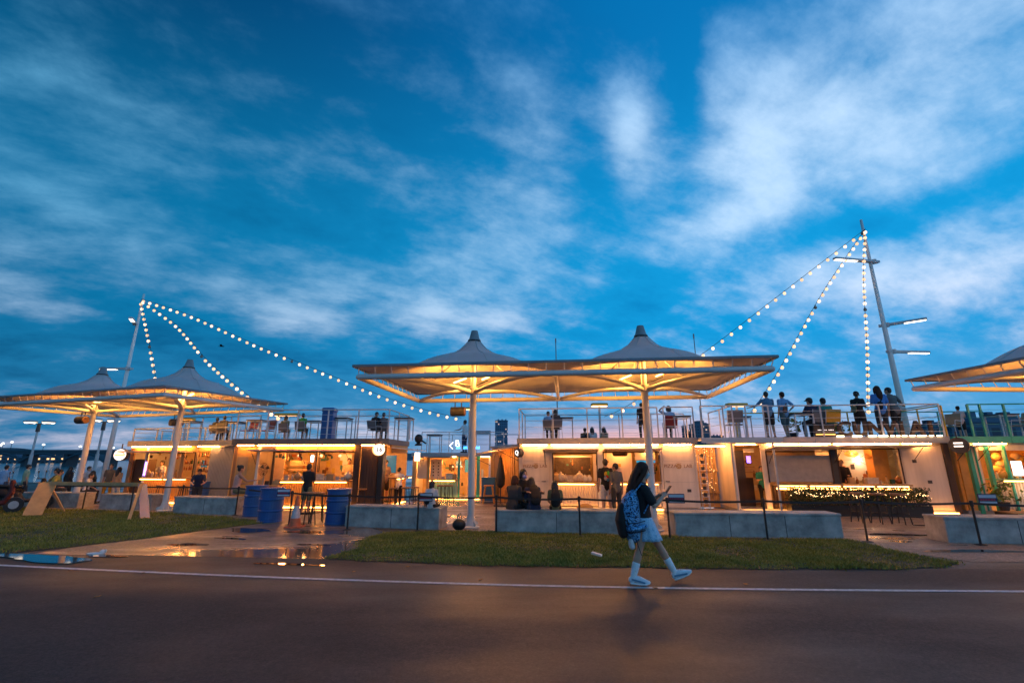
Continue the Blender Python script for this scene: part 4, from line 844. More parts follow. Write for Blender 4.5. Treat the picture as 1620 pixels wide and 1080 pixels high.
def park_lamp(px, pyt, pyb, Y, label):
    q = W(px, pyt, Y); z0 = gprof(Y); t = thing('park_lamp', label, 'lamp post', (q.x, Y, z0), 0, 'twin-headed riverside lamps'); H_ = q.z-z0
    o = MB(); o.cyl((0,0,0), (0,0,H_*.55), .09, .08, 10); o.cyl((0,0,H_*.55), (0,0,H_-.1), .055, .05, 10); o.build('post', M_STEEL, t); o = MB(); o.cyl((0,0,H_*.86), (0,0,H_-.1), .10, .08, 10); o.build('neck', M_DARK, t)
    for s_ in (-1, 1):
        o = MB(); o.lathe([(.05, H_-.14), (.30, H_-.03), (.32, H_+.04), (.10, H_+.12)], (s_*.42, .1*s_, 0), 14); h_ = o.build('lamp_head', M_RAIL, t); o = MB(); o.lathe([(.24, H_-.10), (.29, H_-.035)], (s_*.42, .1*s_, 0), 14); o.build('diffuser', lit('park_diffuser', (1, .8, .58), 2.2), h_); o = MB(); o.obox((0, 0, H_-.12), (s_*.42, .1*s_, H_-.02), .05, .05); o.build('head_arm', M_DARK, t)
park_lamp(63, 667, 733, 27, 'twin-headed park lamp standing clear of the canopy column'); park_lamp(166, 664, 740, 26, 'twin-headed park lamp showing between two canopy columns')

M_BV = [mat('bulb_dead', (.30, .26, .22), .2, var=0), lit('bulb_low', (1.0, .58, .32), 1.05), M_BULB, lit('bulb_high', (1.0, .64, .40), 1.9)]
def bulb_string(pts, n, label, sag=.0, r=.062):
    a = Vector(pts[0]); t = thing('bulb_string', label, 'string lights', a, 0, 'bulb strings hung from the lamp poles')
    P_ = [Vector(p)-a for p in pts]
    def cr(u):                                   # Catmull-Rom through the measured points
        m_ = len(P_)-1; i = min(int(u*m_), m_-1); f = u*m_-i; p0 = P_[max(i-1, 0)]; p1 = P_[i]; p2 = P_[i+1]; p3 = P_[min(i+2, m_)]
        return .5*((2*p1)+(p2-p0)*f+(2*p0-5*p1+4*p2-p3)*f*f+(3*p1-p0-3*p2+p3)*f**3)+Vector((0, 0, -sag*math.sin(math.pi*u)))
    o = MB(); K = 48; o.sweep([cr(k/K) for k in range(K+1)], [.009]*(K+1), n=4, rnd=False); o.build('cable', M_BLACK, t)
    fine_ = [cr(k/600) for k in range(601)]; acc = [0]
    for p, q in zip(fine_, fine_[1:]): acc.append(acc[-1]+(q-p).length)
    me = None; ms = None; j = 0
    for k in range(n):
        s_ = acc[-1]*(k+.4)/n
        while acc[j+1] < s_: j += 1
        p = fine_[j]
        if me is None:
            o = MB(); o.ball((0, 0, -.09), (r, r, r*1.1), 10, 7); b = o.build('bulb', M_BULB, t, smooth=True); me = b.data; o = MB(); o.cyl((0, 0, -.045), (0, 0, .01), .024, n=8); s2 = o.build('socket', M_BLACK, b); ms = s2.data
        else:
            b = bpy.data.objects.new('bulb', me); COL.objects.link(b); b.parent = t; s2 = bpy.data.objects.new('socket', ms); COL.objects.link(s2); s2.parent = b
        b.location = p
        b.material_slots[0].link = 'OBJECT'; b.material_slots[0].material = M_BV[0 if (k*7+n) % 23 == 5 else 1+(k*5+n) % 3]
def anch(T_, dz): return T_+Vector((0, -.12, -dz))
bulb_string([anch(TL, .3), W(305, 500, 21.6), W(400, 543, 21.4), W(500, 584, 21.3), W(610, 628, 21.3), W(680, 650, 21.4), W(730, 661, 21.6)], 42, 'long bulb string sweeping from the lamp pole to the rear terrace')
bulb_string([anch(TL, .35), W(280, 515, 21.2), W(330, 572, 19.6), W(400, 631, 17.6), W(447, 662, 16.6)], 29, 'bulb string dropping from the lamp pole behind the canopy edge')
bulb_string([anch(TL, .4), W(235, 535, 20.6), W(245, 590, 19.6), W(254, 652, 18.8)], 18, 'steep bulb string dropping from the lamp pole to the drinks kiosk')
bulb_string([anch(TR, .5), W(1287, 425, 18.0), W(1200, 492, 18.0), W(1108, 562, 18.0), W(1000, 637, 18.0), W(956, 659, 18.0)], 28, 'long bulb string sweeping from the lamp pole behind the wide canopy')
bulb_string([anch(TR, .5), W(1303, 460, 17.3), W(1245, 563, 16.6), W(1212, 618, 16.2), W(1188, 652, 16.0)], 29, 'bulb string dropping from the lamp pole to the blue-shirted couple')
bulb_string([anch(TR, .45), W(1366, 440, 17.6), W(1371, 540, 17.0), W(1373, 640, 16.4), W(1374, 652, 16.3)], 29, 'near-vertical bulb string dropping from the lamp pole onto the bar terrace')

# ------------------------------------------------------------------ furniture
def make_chair():
    t = thing('terrace_chair', 'x', 'chair'); o = MB(); o.bbox(-.23, .23, -.22, .22, .42, .455, .012); o.build('seat', M_FABRIC, t)
    o = MB(); o.add([(-.23,-.20,.50),(.23,-.20,.50),(.24,-.29,.90),(-.24,-.29,.90),(-.23,-.222,.50),(.23,-.222,.50),(.24,-.312,.90),(-.24,-.312,.90)], [(0,1,2,3),(7,6,5,4),(0,4,5,1),(1,5,6,2),(2,6,7,3),(3,7,4,0)]); o.build('backrest', M_FABRIC, t)
    for sx in (-1, 1):
        o = MB(); o.sweep([(sx*.25, .23, 0), (sx*.23, .20, .44)], [.013, .013], n=6, rnd=False); o.build('leg', M_RAIL, t)
        o = MB(); o.sweep([(sx*.25, -.26, 0), (sx*.235, -.19, .44), (sx*.245, -.30, .90)], [.013]*3, n=6, rnd=False); o.build('leg', M_RAIL, t)
        o = MB(); o.sweep([(sx*.25, -.22, .62), (sx*.26, .16, .64), (sx*.25, .20, .44)], [.013]*3, n=6, rnd=False); o.build('armrest', M_RAIL, t)
    return t
chairP = make_chair(); chU = []
def chair(p, face, k, label, m_=None, group='grey terrace chairs'):
    c = place(chairP, chU, p, R(face-90), label, group); c.scale = (k, k, k)
    if m_:
        for ch in c.children:
            if ch.name.startswith(('seat', 'backrest')): ch.data = ch.data.copy(); ch.data.materials.clear(); ch.data.materials.append(m_)
    return c
def make_table():
    t = thing('terrace_table', 'x', 'table'); o = MB(); o.bbox(-.33, .33, -.33, .33, .80, .835, .008); o.build('table_top', M_DARK, t)
    for sx in (-1, 1):
        for sy in (-1, 1): o = MB(); o.obox((sx*.29, sy*.29, 0), (sx*.29, sy*.29, .80), .035, .035); o.build('leg', M_RAIL, t)
    o = MB(); o.obox((-.29, -.29, .76), (.29, -.29, .76), .03, .03); o.obox((-.29, .29, .76), (.29, .29, .76), .03, .03); o.obox((-.29, -.27, .77), (-.29, .27, .77), .03, .03); o.obox((.29, -.27, .77), (.29, .27, .77), .03, .03); o.build('apron_frame', M_RAIL, t)
    return t
tableP = make_table(); tbU = []
def table(p, rz, k, label):
    c = place(tableP, tbU, p, R(rz), label, 'square terrace tables'); c.scale = (k, k, k); return c
def make_stool():
    t = thing('bar_stool', 'x', 'stool'); o = MB(); o.lathe([(.15, .70), (.165, .715), (.165, .74), (.15, .75)], n=18); o.build('seat', M_WOOD, t)
    for a in range(4):
        c, s_ = math.cos(a*math.pi/2+.78), math.sin(a*math.pi/2+.78); o = MB(); o.sweep([(.12*c, .12*s_, .71), (.21*c, .21*s_, 0)], [.014, .014], n=6, rnd=False); o.build('leg', M_BLACK, t)
    o = MB(); o.sweep([(.175*math.cos(k*.524), .175*math.sin(k*.524), .26) for k in range(13)], [.009]*13, n=5, cap=False); o.build('foot_ring', M_BLACK, t)
    return t
stoolP = make_stool(); stU = []
def stool(px, py, label, k=1.0, m_=None):
    c = place(stoolP, stU, G(px, py), random.uniform(0, 1), label, 'bar stools around the kiosks'); c.scale = (k, k, k); return c
stool(1362, 826, 'black-legged bar stool before the hedge planter'); stool(1395, 828, 'black-legged bar stool before the hedge planter'); stool(1428, 829, 'black-legged bar stool before the hedge planter')
stool(500, 826, 'black-legged bar stool next to the lone blue drum'); stool(484, 830, 'black-legged bar stool beside the traffic cone', 1.05); stool(571, 806, 'bar stool against the dark timber corner', .9)
stool(697, 800, 'bar stool beyond the white-shirted woman', .95); stool(709, 800, 'bar stool beyond the white-shirted woman', .95); stool(640, 803, 'bar stool at the end bar behind the white-shirted man', .9); stool(655, 802, 'bar stool at the end bar behind the white-shirted man', .9); stool(620, 804, 'bar stool at the end bar behind the white-shirted man', .9)
stool(285, 805, 'bar stool under the drinks kiosk counter', .95); stool(250, 800, 'bar stool under the drinks kiosk counter', .95); stool(545, 806, 'bar stool under the serving window', .9); stool(520, 806, 'bar stool under the serving window', .9)
g = G(773, 796); t = thing('orange_stool', 'orange wooden stool standing against a blue bin near the column', 'stool', g)
for sx in (-1, 1):
    for sy in (-1, 1): o = MB(); o.obox((sx*.21, sy*.17, 0), (sx*.13, sy*.11, .62), .045, .04); o.build('leg', M_ORANGE, t)
o = MB(); o.bbox(-.18, .18, -.15, .15, .62, .66, .01); o.build('seat', M_ORANGE, t); o = MB(); o.obox((-.17, -.14, .28), (.17, -.14, .28), .03, .03); o.obox((-.17, .14, .28), (.17, .14, .28), .03, .03); o.build('stretcher', M_ORANGE, t)
g = G(772, 793); t = thing('blue_bin', 'square blue bin behind the orange stool', 'bin', (g.x, g.y+.35, 0)); o = MB(); o.bbox(-.27, .27, -.2, .2, 0, .84, .02); o.build('body', M_BLUE, t); o = MB(); o.bbox(-.28, .28, -.21, .21, .841, .90, .02); o.build('lid', M_BLUE, t)
pr = W(792, 722, 17.2); t = thing('folded_parasol', 'dark folded parasol standing before the orange kiosk wall', 'parasol', (pr.x, 17.2, 0)); o = MB(); o.cyl((0,0,0), (0,0,pr.z+.05), .02, n=8); o.build('pole', M_DARK, t); o = MB(); o.lathe([(.05, .62), (.15, .72), (.17, .95), (.10, 1.35), (.05, pr.z-.04), (.015, pr.z)], n=9); o.build('folded_canvas', M_BLACK, t); o = MB(); o.lathe([(.24, 0), (.24, .05), (.05, .09)], n=14); o.build('base', M_DARK, t)
# pedestal fan in the fan bay
p = W(421, 742, 16.35); t = thing('pedestal_fan', 'round pedestal fan standing at the food kiosk', 'fan', (p.x, 16.25, .12), R(-20)); zf = p.z-.12; o = MB(); o.cyl((0,0,.03), (0,0,zf-.2), .02, n=8); o.build('stand', M_GREY, t); o = MB(); o.lathe([(.2, 0), (.2, .03), (.04, .05)], n=14); o.build('base', M_DARK, t)
o = MB()
for r_ in (.06, .11, .16, .21): o.sweep([(r_*math.cos(k*.3927), -.06, zf+r_*math.sin(k*.3927)) for k in range(17)], [.006]*17, n=4, cap=False)
for k in range(12): o.sweep([(.03*math.cos(k*.5236), -.07, zf+.03*math.sin(k*.5236)), (.21*math.cos(k*.5236), -.05, zf+.21*math.sin(k*.5236))], [.004]*2, n=4)
o.build('guard', M_DARK, t)
for k in range(3):
    a = k*2.094+.4; c, s_ = math.cos(a), math.sin(a); o = MB(); o.add([(.03*c, 0, zf+.03*s_), (.19*c-.06*s_, -.02, zf+.19*s_+.06*c), (.19*c+.06*s_, .02, zf+.19*s_-.06*c)], [(0,1,2)]); o.build('blade', M_DARK, t)
# terrace furniture on the roofs
ZD_ = ZTOP+.012
def on_roof(px, py, Y): p = W(px, py, Y); return Vector((p.x, Y, ZD_))
table(on_roof(894, 680, 16.6), -6, .9, 'square table beside the couple on the lettered kiosk roof'); table(on_roof(1170, 660, 16.2), -6, .9, 'square table by the empty chair on the roof walk')
chair(on_roof(1162, 680, 15.75), 80, 1.0, 'empty dark chair on the roof walk near the blue-shirted couple')
table(on_roof(540, 680, 17.2), 0, .95, 'square table holding a dark blue box on the food kiosk roof'); table(on_roof(639, 680, 17.2), 0, .95, 'square table at the roof corner above the end bar'); table(on_roof(497, 680, 17.5), 0, .85, 'square table before the green-shirted guest'); table(on_roof(407, 680, 18.2), 0, .95, 'square table with two red seats behind on the roof'); table(on_roof(300, 670, 18.6), -12, .95, 'square table on the drinks kiosk roof'); table(on_roof(372, 680, 18.0), -5, .85, 'square table beside the two guests in dark clothes'); table(on_roof(1268, 680, 15.9), -6, 1.0, 'square table in front of the two seated men'); table(on_roof(1078, 680, 16.0), -6, .9, 'square table beside the red-backed chair')
p = on_roof(521, 680, 17.0); t = thing('cool_box', 'dark blue box standing on the food kiosk roof', 'box', (p.x, p.y-.1, ZD_)); o = MB(); o.bbox(-.2, .2, -.2, .2, 0, .98, .02); o.build('body', M_BLUE, t); o = MB(); o.bbox(-.22, .22, -.22, .22, .981, 1.12, .03); o.build('lid', M_BLUE, t)
ot = MB(); M_REDS = mat('red_seat', (.42, .08, .04), .6)
for px in (393, 421): chair(on_roof(px, 680, 18.7), 250, .95, 'red-backed chair beyond a roof table', M_REDS, 'red-backed roof chairs')
def heat_lamp(px, py, Y, z0, label, w=.34):
    p = W(px, py, Y); t = thing('terrace_lamp', label, 'lamp', (p.x, Y, z0)); H_ = p.z-z0; o = MB(); o.cyl((0,0,0), (0,0,H_-.06), .05, n=10); o.build('post', M_STEEL, t); o = MB(); o.bbox(-w, w, -.16, .16, H_-.05, H_+.06, .02); h_ = o.build('lamp_head', M_YEL, t); o = MB(); o.box(-w+.03, w-.03, -.13, .13, H_-.068, H_-.052); o.build('diffuser', lit('heat_glow', (1, .55, .2), 5), h_)
heat_lamp(948, 640, 19.6, 0, 'square-headed warm lamp post beyond the three seated guests'); heat_lamp(1165, 640, 19.6, 0, 'wide warm lamp glowing beyond the roof walk', .42); heat_lamp(455, 656, 20.0, 0, 'wide warm lamp beyond the green-shirted guest', .5); heat_lamp(296, 663, 21.0, 0, 'small warm lamp seen past a canopy column', .3); heat_lamp(743, 646, 26, -.3, 'flat warm lamp beyond the man in white on the rear terrace', .3)
# neon marks on the rear terrace
nm = thing('neon_sign', 'white and blue neon tubes standing on the rear kiosk terrace', 'sign', W(716, 709, 22.9)); nm.scale = (.75, .75, .75)
o = MB(); o.sweep([(.02, 0, .38), (-.2, 0, .18), (.0, 0, -.02)], [.014]*3, n=6); o.build('tube_arrow', lit('neon_white', (.9, .92, 1), 5), nm)
o = MB(); o.sweep([(.28+.10*math.cos(k*.5236), 0, .42+.09*math.sin(k*.5236)) for k in range(13)], [.013]*13, n=6); o.sweep([(.32+.12*math.cos(k*.5236), 0, .23+.1*math.sin(k*.5236)) for k in range(13)], [.013]*13, n=6); o.build('tube_loop', lit('neon_white', (.9, .92, 1), 5), nm)
for dx in (.24, .7, 1.5):
    o = MB()
    for k in range(3): o.sweep([(dx+.09*k, 0, -.02), (dx+.03+.09*k, 0, .16), (dx+.06+.09*k, 0, -.02)], [.012]*3, n=5)
    o.build('tube_blue', lit('neon_blue', (.08, .45, 1), 5), nm)
table(Vector((W(687, 680, 24).x, 24.2, 1.92)), 0, 1.1, 'dark-topped table on the rear kiosk terrace'); table(Vector((W(763, 680, 24).x, 24.4, 1.92)), 0, 1.3, 'tall table beside the man in white on the rear terrace')
# goods on counters
M_CLEAR = mat('pale_wrap', (.62, .52, .40), .35, var=.25, scale=14); M_BOTG = mat('green_glass', (.03, .08, .03), .15, var=.2); M_BOTA = mat('amber_glass', (.25, .09, .02), .15, var=.2)
MWORD = {'pale_wrap': 'pale', 'green_glass': 'green', 'amber_glass': 'amber', 'interior_white': 'white', 'pale_wood': 'tan', 'teal_paint': 'teal', 'galvanised': 'steel', 'dark_board': 'dark brown', 'orange_panel': 'orange'}
def row(K, px0, px1, zc, ly, n, name, lab, cat, grp, kinds, mats_, hr=(.14, .28), seed=1):
    rd = random.Random(seed); it = []
    for k in range(n):
        px = px0+(px1-px0)*(k+.5)/n+rd.uniform(-.8, .8); x = K.f.x(px, ly); h = rd.uniform(*hr); kd = rd.choice(kinds); w = h*(.34 if kd == 'bottle' else rd.uniform(.8, 1.2)); m_ = rd.choice(mats_)
        nm_ = {'bag': 'wrapped_packet', 'box': 'lidded_box', 'bottle': 'bottle'}[kd]; wd = MWORD[m_.name]; lb_ = {'bag': 'tied packet', 'box': 'lidded box', 'bottle': 'bottle'}[kd]
        t = thing(nm_, '%s %s %s' % (wd, lb_, lab), nm_.split('_')[-1], K.w(x, ly, zc), rd.uniform(-.4, .4), '%s %s %s' % (wd, {'bag': 'packets', 'box': 'boxes', 'bottle': 'bottles'}[kd], lab)); o = MB()
        if kd == 'bag': o.ball((0, 0, h*.48), (w/2, w*.38, h*.5), 10, 6); o.build('bag_body', m_, t, smooth=True); o = MB(); o.ball((0, 0, h), (w*.14, w*.12, h*.16), 6, 4); o.build('tie', m_, t)
        elif kd == 'box': o.bbox(-w/2, w/2, -w*.3, w*.3, 0, h*.8, .006); o.build('carton', m_, t); o = MB(); o.bbox(-w*.52, w*.52, -w*.32, w*.32, h*.801, h*.93, .006); o.build('lid', m_, t)
        else: o.lathe([(w*.45, 0), (w*.5, h*.05), (w*.5, h*.6), (w*.2, h*.75), (w*.18, h*.9)], n=10); o.build('glass_body', m_, t, smooth=True); o = MB(); o.lathe([(w*.22, h*.9), (w*.22, h)], n=8); o.build('cap', M_DARK, t)
row(P, 876, 936, zP+.001, .1, 8, 'food_packet', 'on the lettered kiosk counter', 'packet', 'packets on the lettered kiosk counter', ['bag', 'box', 'bag'], [M_CLEAR, M_INNERW, M_WOODL], (.18, .30), 5)
row(P, 1016, 1042, P.Z(1028, 745)+.001, .7, 5, 'bottle', 'on the side shelf of the lettered kiosk', 'bottle', 'bottles on the lettered kiosk shelf', ['bottle'], [M_BOTA, M_BOTG], (.16, .22), 6)
row(Q, 1332, 1424, zQ+.001, .15, 10, 'bar_item', 'on the bar counter above the hedge', 'jar', 'items on the bar counter', ['bottle', 'box', 'bag', 'bottle'], [M_BOTA, M_CLEAR, M_BOTG, M_WOODL], (.12, .26), 7)
row(Q, 1192, 1206, Q.Z(1199, 756), .72, 4, 'bottle', 'on the shelf inside the bar doorway', 'bottle', 'bottles inside the bar doorway', ['bottle'], [M_BOTA, M_BOTG, M_TEAL], (.16, .22), 8)
row(U, 450, 556, zU+.001, .1, 12, 'food_tray', 'on the food kiosk counter', 'jar', 'items on the food kiosk counter', ['box', 'bottle', 'bag'], [M_CLEAR, M_WOODL, M_BOTA, M_STEEL], (.10, .26), 9)
row(U, 410, 446, zU2+.001, .1, 4, 'crate', 'beside the pedestal fan', 'box', 'boxes beside the pedestal fan', ['box'], [M_BOARD, M_WOODL], (.12, .26), 10)
for k, (py, sd) in enumerate(((728, 1), (742, 2), (751, 3))): row(U, 434, 454, U.Z(444, py)+.001, 1.15, 5, 'food_packet', 'on the food kiosk back shelves', 'packet', 'packets on the food kiosk shelves', ['box', 'bag'], [M_CLEAR, M_ORANGE, M_WOODL], (.08, .16), 20+sd)
row(V, 231, 281, zV+.001, .1, 8, 'drink_jar', 'on the drinks kiosk counter', 'jar', 'jars on the drinks kiosk counter', ['bottle', 'bag'], [M_CLEAR, M_BOTA, M_WOODL], (.16, .34), 11)
for k, py in enumerate((734, 744)): row(V, 289, 303, V.Z(296, py)+.001, .6, 4, 'bottle', 'on the drinks kiosk shelves', 'bottle', 'bottles on the drinks kiosk shelves', ['bottle'], [M_BOTA, M_BOTG], (.14, .2), 30+k)
for k, py in enumerate((722, 734, 746)): row(V, 310, 326, V.Z(318, py)+.001, .6, 5, 'bottle', 'on the shelves beside the corrugated wall', 'bottle', 'bottles beside the corrugated wall', ['bottle'], [M_BOTA, M_BOTG, M_CLEAR], (.14, .2), 40+k)
row(S, 680, 723, zS+.001, .1, 5, 'drink_jar', 'on the pale teal counter', 'jar', 'jars on the teal counter', ['bottle', 'box'], [M_CLEAR, M_WOODL], (.14, .3), 50)
row(T, 1574, 1616, zT+.001, .1, 6, 'drink_jar', 'on the teal kiosk counter', 'jar', 'jars on the teal kiosk counter', ['bottle', 'bag'], [M_CLEAR, M_ORANGE, M_WOODL], (.14, .3), 51)
# potted plants
def pot_plant(p, h, label, n=90, m_=None, seed=1, size=.09):
    rd = random.Random(seed); t = thing('potted_plant', label, 'plant', p); o = MB(); o.lathe([(.10, 0), (.15, .22), (.16, .24), (.13, .24)], n=12); o.build('pot', M_DARK, t); o = MB(); leaf_cloud(o, n, lambda r: (r.gauss(0, .16), r.gauss(0, .16), .28+(h-.28)*r.random()), size, rd); tag(o.build('foliage', m_ or M_LEAF2, t), kind='stuff')
pot_plant(T.w(T.X(1560), -.35, .16), .75, 'leafy potted plant at the teal kiosk entrance', 120, M_LEAF2, 2, .08); pot_plant(on_roof(1255, 680, 16.9), .75, 'yellow-leaved potted plant on the bar roof', 80, mat('yellow_leaf', (.35, .24, .02), .6, var=.4), 3, .08); pot_plant(on_roof(1325, 680, 17.2), .6, 'green potted plant behind the seated men', 80, None, 4)
# ------------------------------------------------------------------ people
SKIN = mat('skin', (.50, .29, .20), .55, var=.06); SKIN2 = mat('skin_tan', (.36, .19, .12), .55, var=.06)
H_BLK = mat('hair_black', (.012, .010, .010), .45, var=.3, scale=30); H_BRN = mat('hair_brown', (.060, .020, .012), .62, var=.5, scale=26, streak=True, spec=.25)
CL = {}
def cloth(n, c): 
    if n not in CL: CL[n] = mat('cloth_'+n, c, .85, var=.16, scale=18, bump=.2, bscale=30)
    return CL[n]
C_BLK = cloth('black', (.012, .012, .014)); C_WHT = cloth('white', (.62, .62, .64)); C_GRY = cloth('grey', (.10, .105, .11)); C_DGR = cloth('charcoal', (.035, .037, .042)); C_BLU = cloth('sky_blue', (.16, .36, .62)); C_NVY = cloth('navy', (.012, .025, .07)); C_GRN = cloth('green', (.06, .30, .05)); C_TEA = cloth('teal', (.02, .24, .20)); C_PNK = cloth('dusty_pink', (.50, .30, .26)); C_OLV = cloth('olive', (.14, .15, .08)); C_ORG = cloth('orange', (.62, .30, .03)); C_DEN = cloth('denim', (.03, .05, .10)); C_LGR = cloth('pale_grey', (.40, .40, .42)); C_TAN = cloth('tan', (.36, .26, .16)); C_SHOE = cloth('shoe_white', (.72, .78, .82)); C_RED = cloth('maroon', (.16, .02, .03)); C_YLW = cloth('yellow', (.5, .4, .08))
ARMS = {'down': ((.05, -.03, -.28), (.015, .06, -.25)), 'hold': ((.05, .03, -.27), (-.06, .22, .04)), 'rail': ((.09, .22, -.18), (-.03, .22, -.02)), 'hip': ((.21, -.07, -.19), (-.13, .09, -.15)), 'up': ((.23, -.01, .12), (-.17, -.07, .14)), 'lap': ((.04, .07, -.27), (-.09, .21, -.05)), 'table': ((.08, .17, -.21), (-.07, .21, .05)), 'reach': ((.06, .22, -.16), (-.03, .25, .06)), 'phone': ((.08, .10, -.25), (-.10, .17, .18)), 'back': ((.07, -.12, -.25), (-.05, -.02, -.24)), 'chin': ((.02, .16, -.20), (-.08, .10, .22)), 'side': ((.20, .05, -.18), (.18, .12, -.04))}
def xf(mb, M_, out): out.add([M_ @ Vector(v) for v in mb.v], mb.f)
def hand(mb, w, d, up, k, sg, curl=.5):
    d = d.normalized(); s_ = d.cross(up)
    if s_.length < .05: s_ = d.orthogonal()
    s_.normalize(); n = s_.cross(d).normalized(); p = w+d*.075*k
    mb.sweep([w-d*.01*k, w+d*.035*k, p], [(.024*k, .020*k), (.040*k, .017*k), (.042*k, .014*k)], side=s_, n=8)
    for i, (off, L_) in enumerate(((-.030, .060), (-.010, .070), (.010, .066), (.029, .052))):
        b = p+s_*off*k; e1 = b+(d*(1-curl*.25)-n*curl*.45)*L_*.5*k; e2 = e1+(d*(1-curl*.9)-n*curl*1.1)*L_*.5*k; mb.sweep([b-d*.01*k, e1, e2], [.0095*k, .009*k, .0075*k], n=6)
    tb = w+d*.03*k-s_*.03*k*sg; mb.sweep([tb, tb+(d*.5-s_*.75*sg-n*.3)*.035*k, tb+(d*1.3-s_*.9*sg-n*.6)*.042*k], [.013*k, .011*k, .008*k], n=6)
def remesh(o, v, it=3):
    m_ = o.modifiers.new('surface', 'REMESH'); m_.mode = 'VOXEL'; m_.voxel_size = v; m_.use_smooth_shade = True
    if it: s_ = o.modifiers.new('smooth', 'SMOOTH'); s_.iterations = it; s_.factor = .5
    return o
def person(loc, heading, label, pose='stand', h=1.65, lean=0, arms=('down', 'down'), top=None, sleeve='tee', bottom=None, legs='shorts', hair='short', hairm=None, skin=None, shoes=None, hyaw=0, hpitch=0, seat=.45, gait=0.0, bag=None, bagm=None, mask=None, vox=None, group=None, face=False, cap=None, shift=0.0):
    k = h/1.65; skin = skin or SKIN; hairm = hairm or H_BLK; shoes = shoes or C_BLK; top = top or C_BLK; bottom = bottom or C_DEN; vox = vox or max(.017*k, .014)
    t = thing('person', label, 'person', loc, R(heading-90), group)
    zp = .88 if pose != 'sit' else seat+.10; pel = Vector((0, 0, zp)); P0 = Vector((0, 0, .88)); RX = Matrix.Rotation(R(-lean), 3, 'X')
    up = lambda x, y, z: (pel+RX @ (Vector((x, y, z))-P0))*k
    sideX = (1, 0, 0)
    hipz = zp-.02; L = []
    for s_ in (-1, 1):
        hp = Vector((s_*.09, 0, hipz))
        if pose == 'sit':
            kn = Vector((s_*(.11+.03*gait), .42, seat+.06)); an = Vector((s_*(.10+.05*gait), .40+.05*s_*gait, .09))
        elif pose == 'kneel': kn = Vector((s_*.12, .40, .30)); an = Vector((s_*.12, .12, .06))
        else:
            kn = Vector((s_*.10, .03+s_*gait*.5, .475)); an = Vector((s_*.11, -.02+s_*gait, .085))
        L.append((hp*k, kn*k, an*k, s_))
    A = []
    for s_, nm in zip((-1, 1), arms):
        e, w = ARMS[nm]; sh = Vector((s_*.165, 0, 1.325)); el = sh+Vector((e[0]*s_, e[1], e[2])); wr = el+Vector((w[0]*s_, w[1], w[2])); A.append((up(*sh), up(*el), up(*wr), s_))
    tor = [(.84, .150, .100), (.92, .160, .105), (1.02, .130, .090), (1.15, .142, .098), (1.27, .160, .098), (1.34, .125, .078), (1.385, .062, .058)]
    body = MB()
    body.sweep([up(0, 0, z) for z, a, b in tor], [(a*k, b*k) for z, a, b in tor], side=sideX, n=14)
    body.sweep([up(0, 0, 1.36), up(0, .01, 1.45)], [.052*k, .047*k], n=10)
    hc = up(0, .018, 1.535); HM = Matrix.Translation(hc) @ (RX @ Matrix.Rotation(R(hyaw), 3, 'Z') @ Matrix.Rotation(R(-hpitch+lean*.6), 3, 'X')).to_4x4() @ Matrix.Scale(k, 4)
    hd = MB(); hd.ball((0, -.005, .015), (.074, .090, .098), 14, 10); hd.ball((0, .028, -.055), (.056, .058, .062), 12, 8); hd.ball((0, .092, -.012), (.013, .020, .022), 8, 6); hd.ball((0, .082, -.058), (.024, .012, .010), 8, 5); hd.ball((0, .066, -.098), (.022, .018, .016), 8, 5)
    for s_ in (-1, 1): hd.ball((s_*.075, -.004, -.012), (.012, .022, .032), 8, 6)
    xf(hd, HM, body)
    for sh, el, wr, s_ in A:
        body.sweep([sh, sh.lerp(el, .5), el, el.lerp(wr, .35), wr], [.050*k, .043*k, .036*k, .036*k, .024*k], n=10)
        hand(body, wr, (wr-el), Vector((0, 0, 1)), k, s_)
    for hp, kn, an, s_ in L:
        body.sweep([hp, hp.lerp(kn, .5), kn, kn.lerp(an, .35), an], [.082*k, .072*k, .052*k, .052*k, .034*k], n=12)
        f = Vector((s_*.02, .17, -.045))*k; body.sweep([an+Vector((0, -.03, -.045))*k, an+f], [(.034*k, .03*k), (.034*k, .022*k)], side=sideX, n=8)
    remesh(body.build('body', skin, t), vox)
    # clothes
    i_ = .014*k; o = MB(); ts = tor[:6] if sleeve != 'tank' else tor[:5]
    o.sweep([up(0, 0, z-.01) for z, a, b in ts], [(a*k+i_, b*k+i_) for z, a, b in ts], side=sideX, n=14)
    for sh, el, wr, s_ in A:
        if sleeve == 'tee': o.sweep([sh, sh.lerp(el, .45), sh.lerp(el, .72)], [.064*k, .058*k, .056*k], n=10)
        elif sleeve == 'long': o.sweep([sh, el, el.lerp(wr, .9)], [.064*k, .050*k, .038*k], n=10)
    remesh(o.build('shirt', top, t), vox)
    o = MB()
    if legs == 'skirt' and pose != 'sit':
        o.sweep([up(0, 0, 1.0), up(0, 0, .9), Vector((0, .02, .72))*k, Vector((0, .03, .58))*k], [(.140*k, .10*k), (.172*k, .125*k), (.19*k, .15*k), (.205*k, .17*k)], side=sideX, n=16)
    else:
        o.sweep([up(0, 0, .97), up(0, 0, .90), pel*k+Vector((0, 0, -.03))*k], [(.140*k, .10*k), (.170*k, .118*k), (.165*k, .115*k)], side=sideX, n=14)
        for hp, kn, an, s_ in L:
            if legs == 'trousers': o.sweep([hp, hp.lerp(kn, .5), kn, kn.lerp(an, .5), an], [.096*k, .086*k, .068*k, .062*k, .052*k], n=12)
            else: o.sweep([hp, hp.lerp(kn, .5), hp.lerp(kn, .88)], [.098*k, .092*k, .085*k], n=12)
    remesh(o.build('trousers' if legs == 'trousers' else ('skirt' if legs == 'skirt' else 'shorts'), bottom, t), vox)
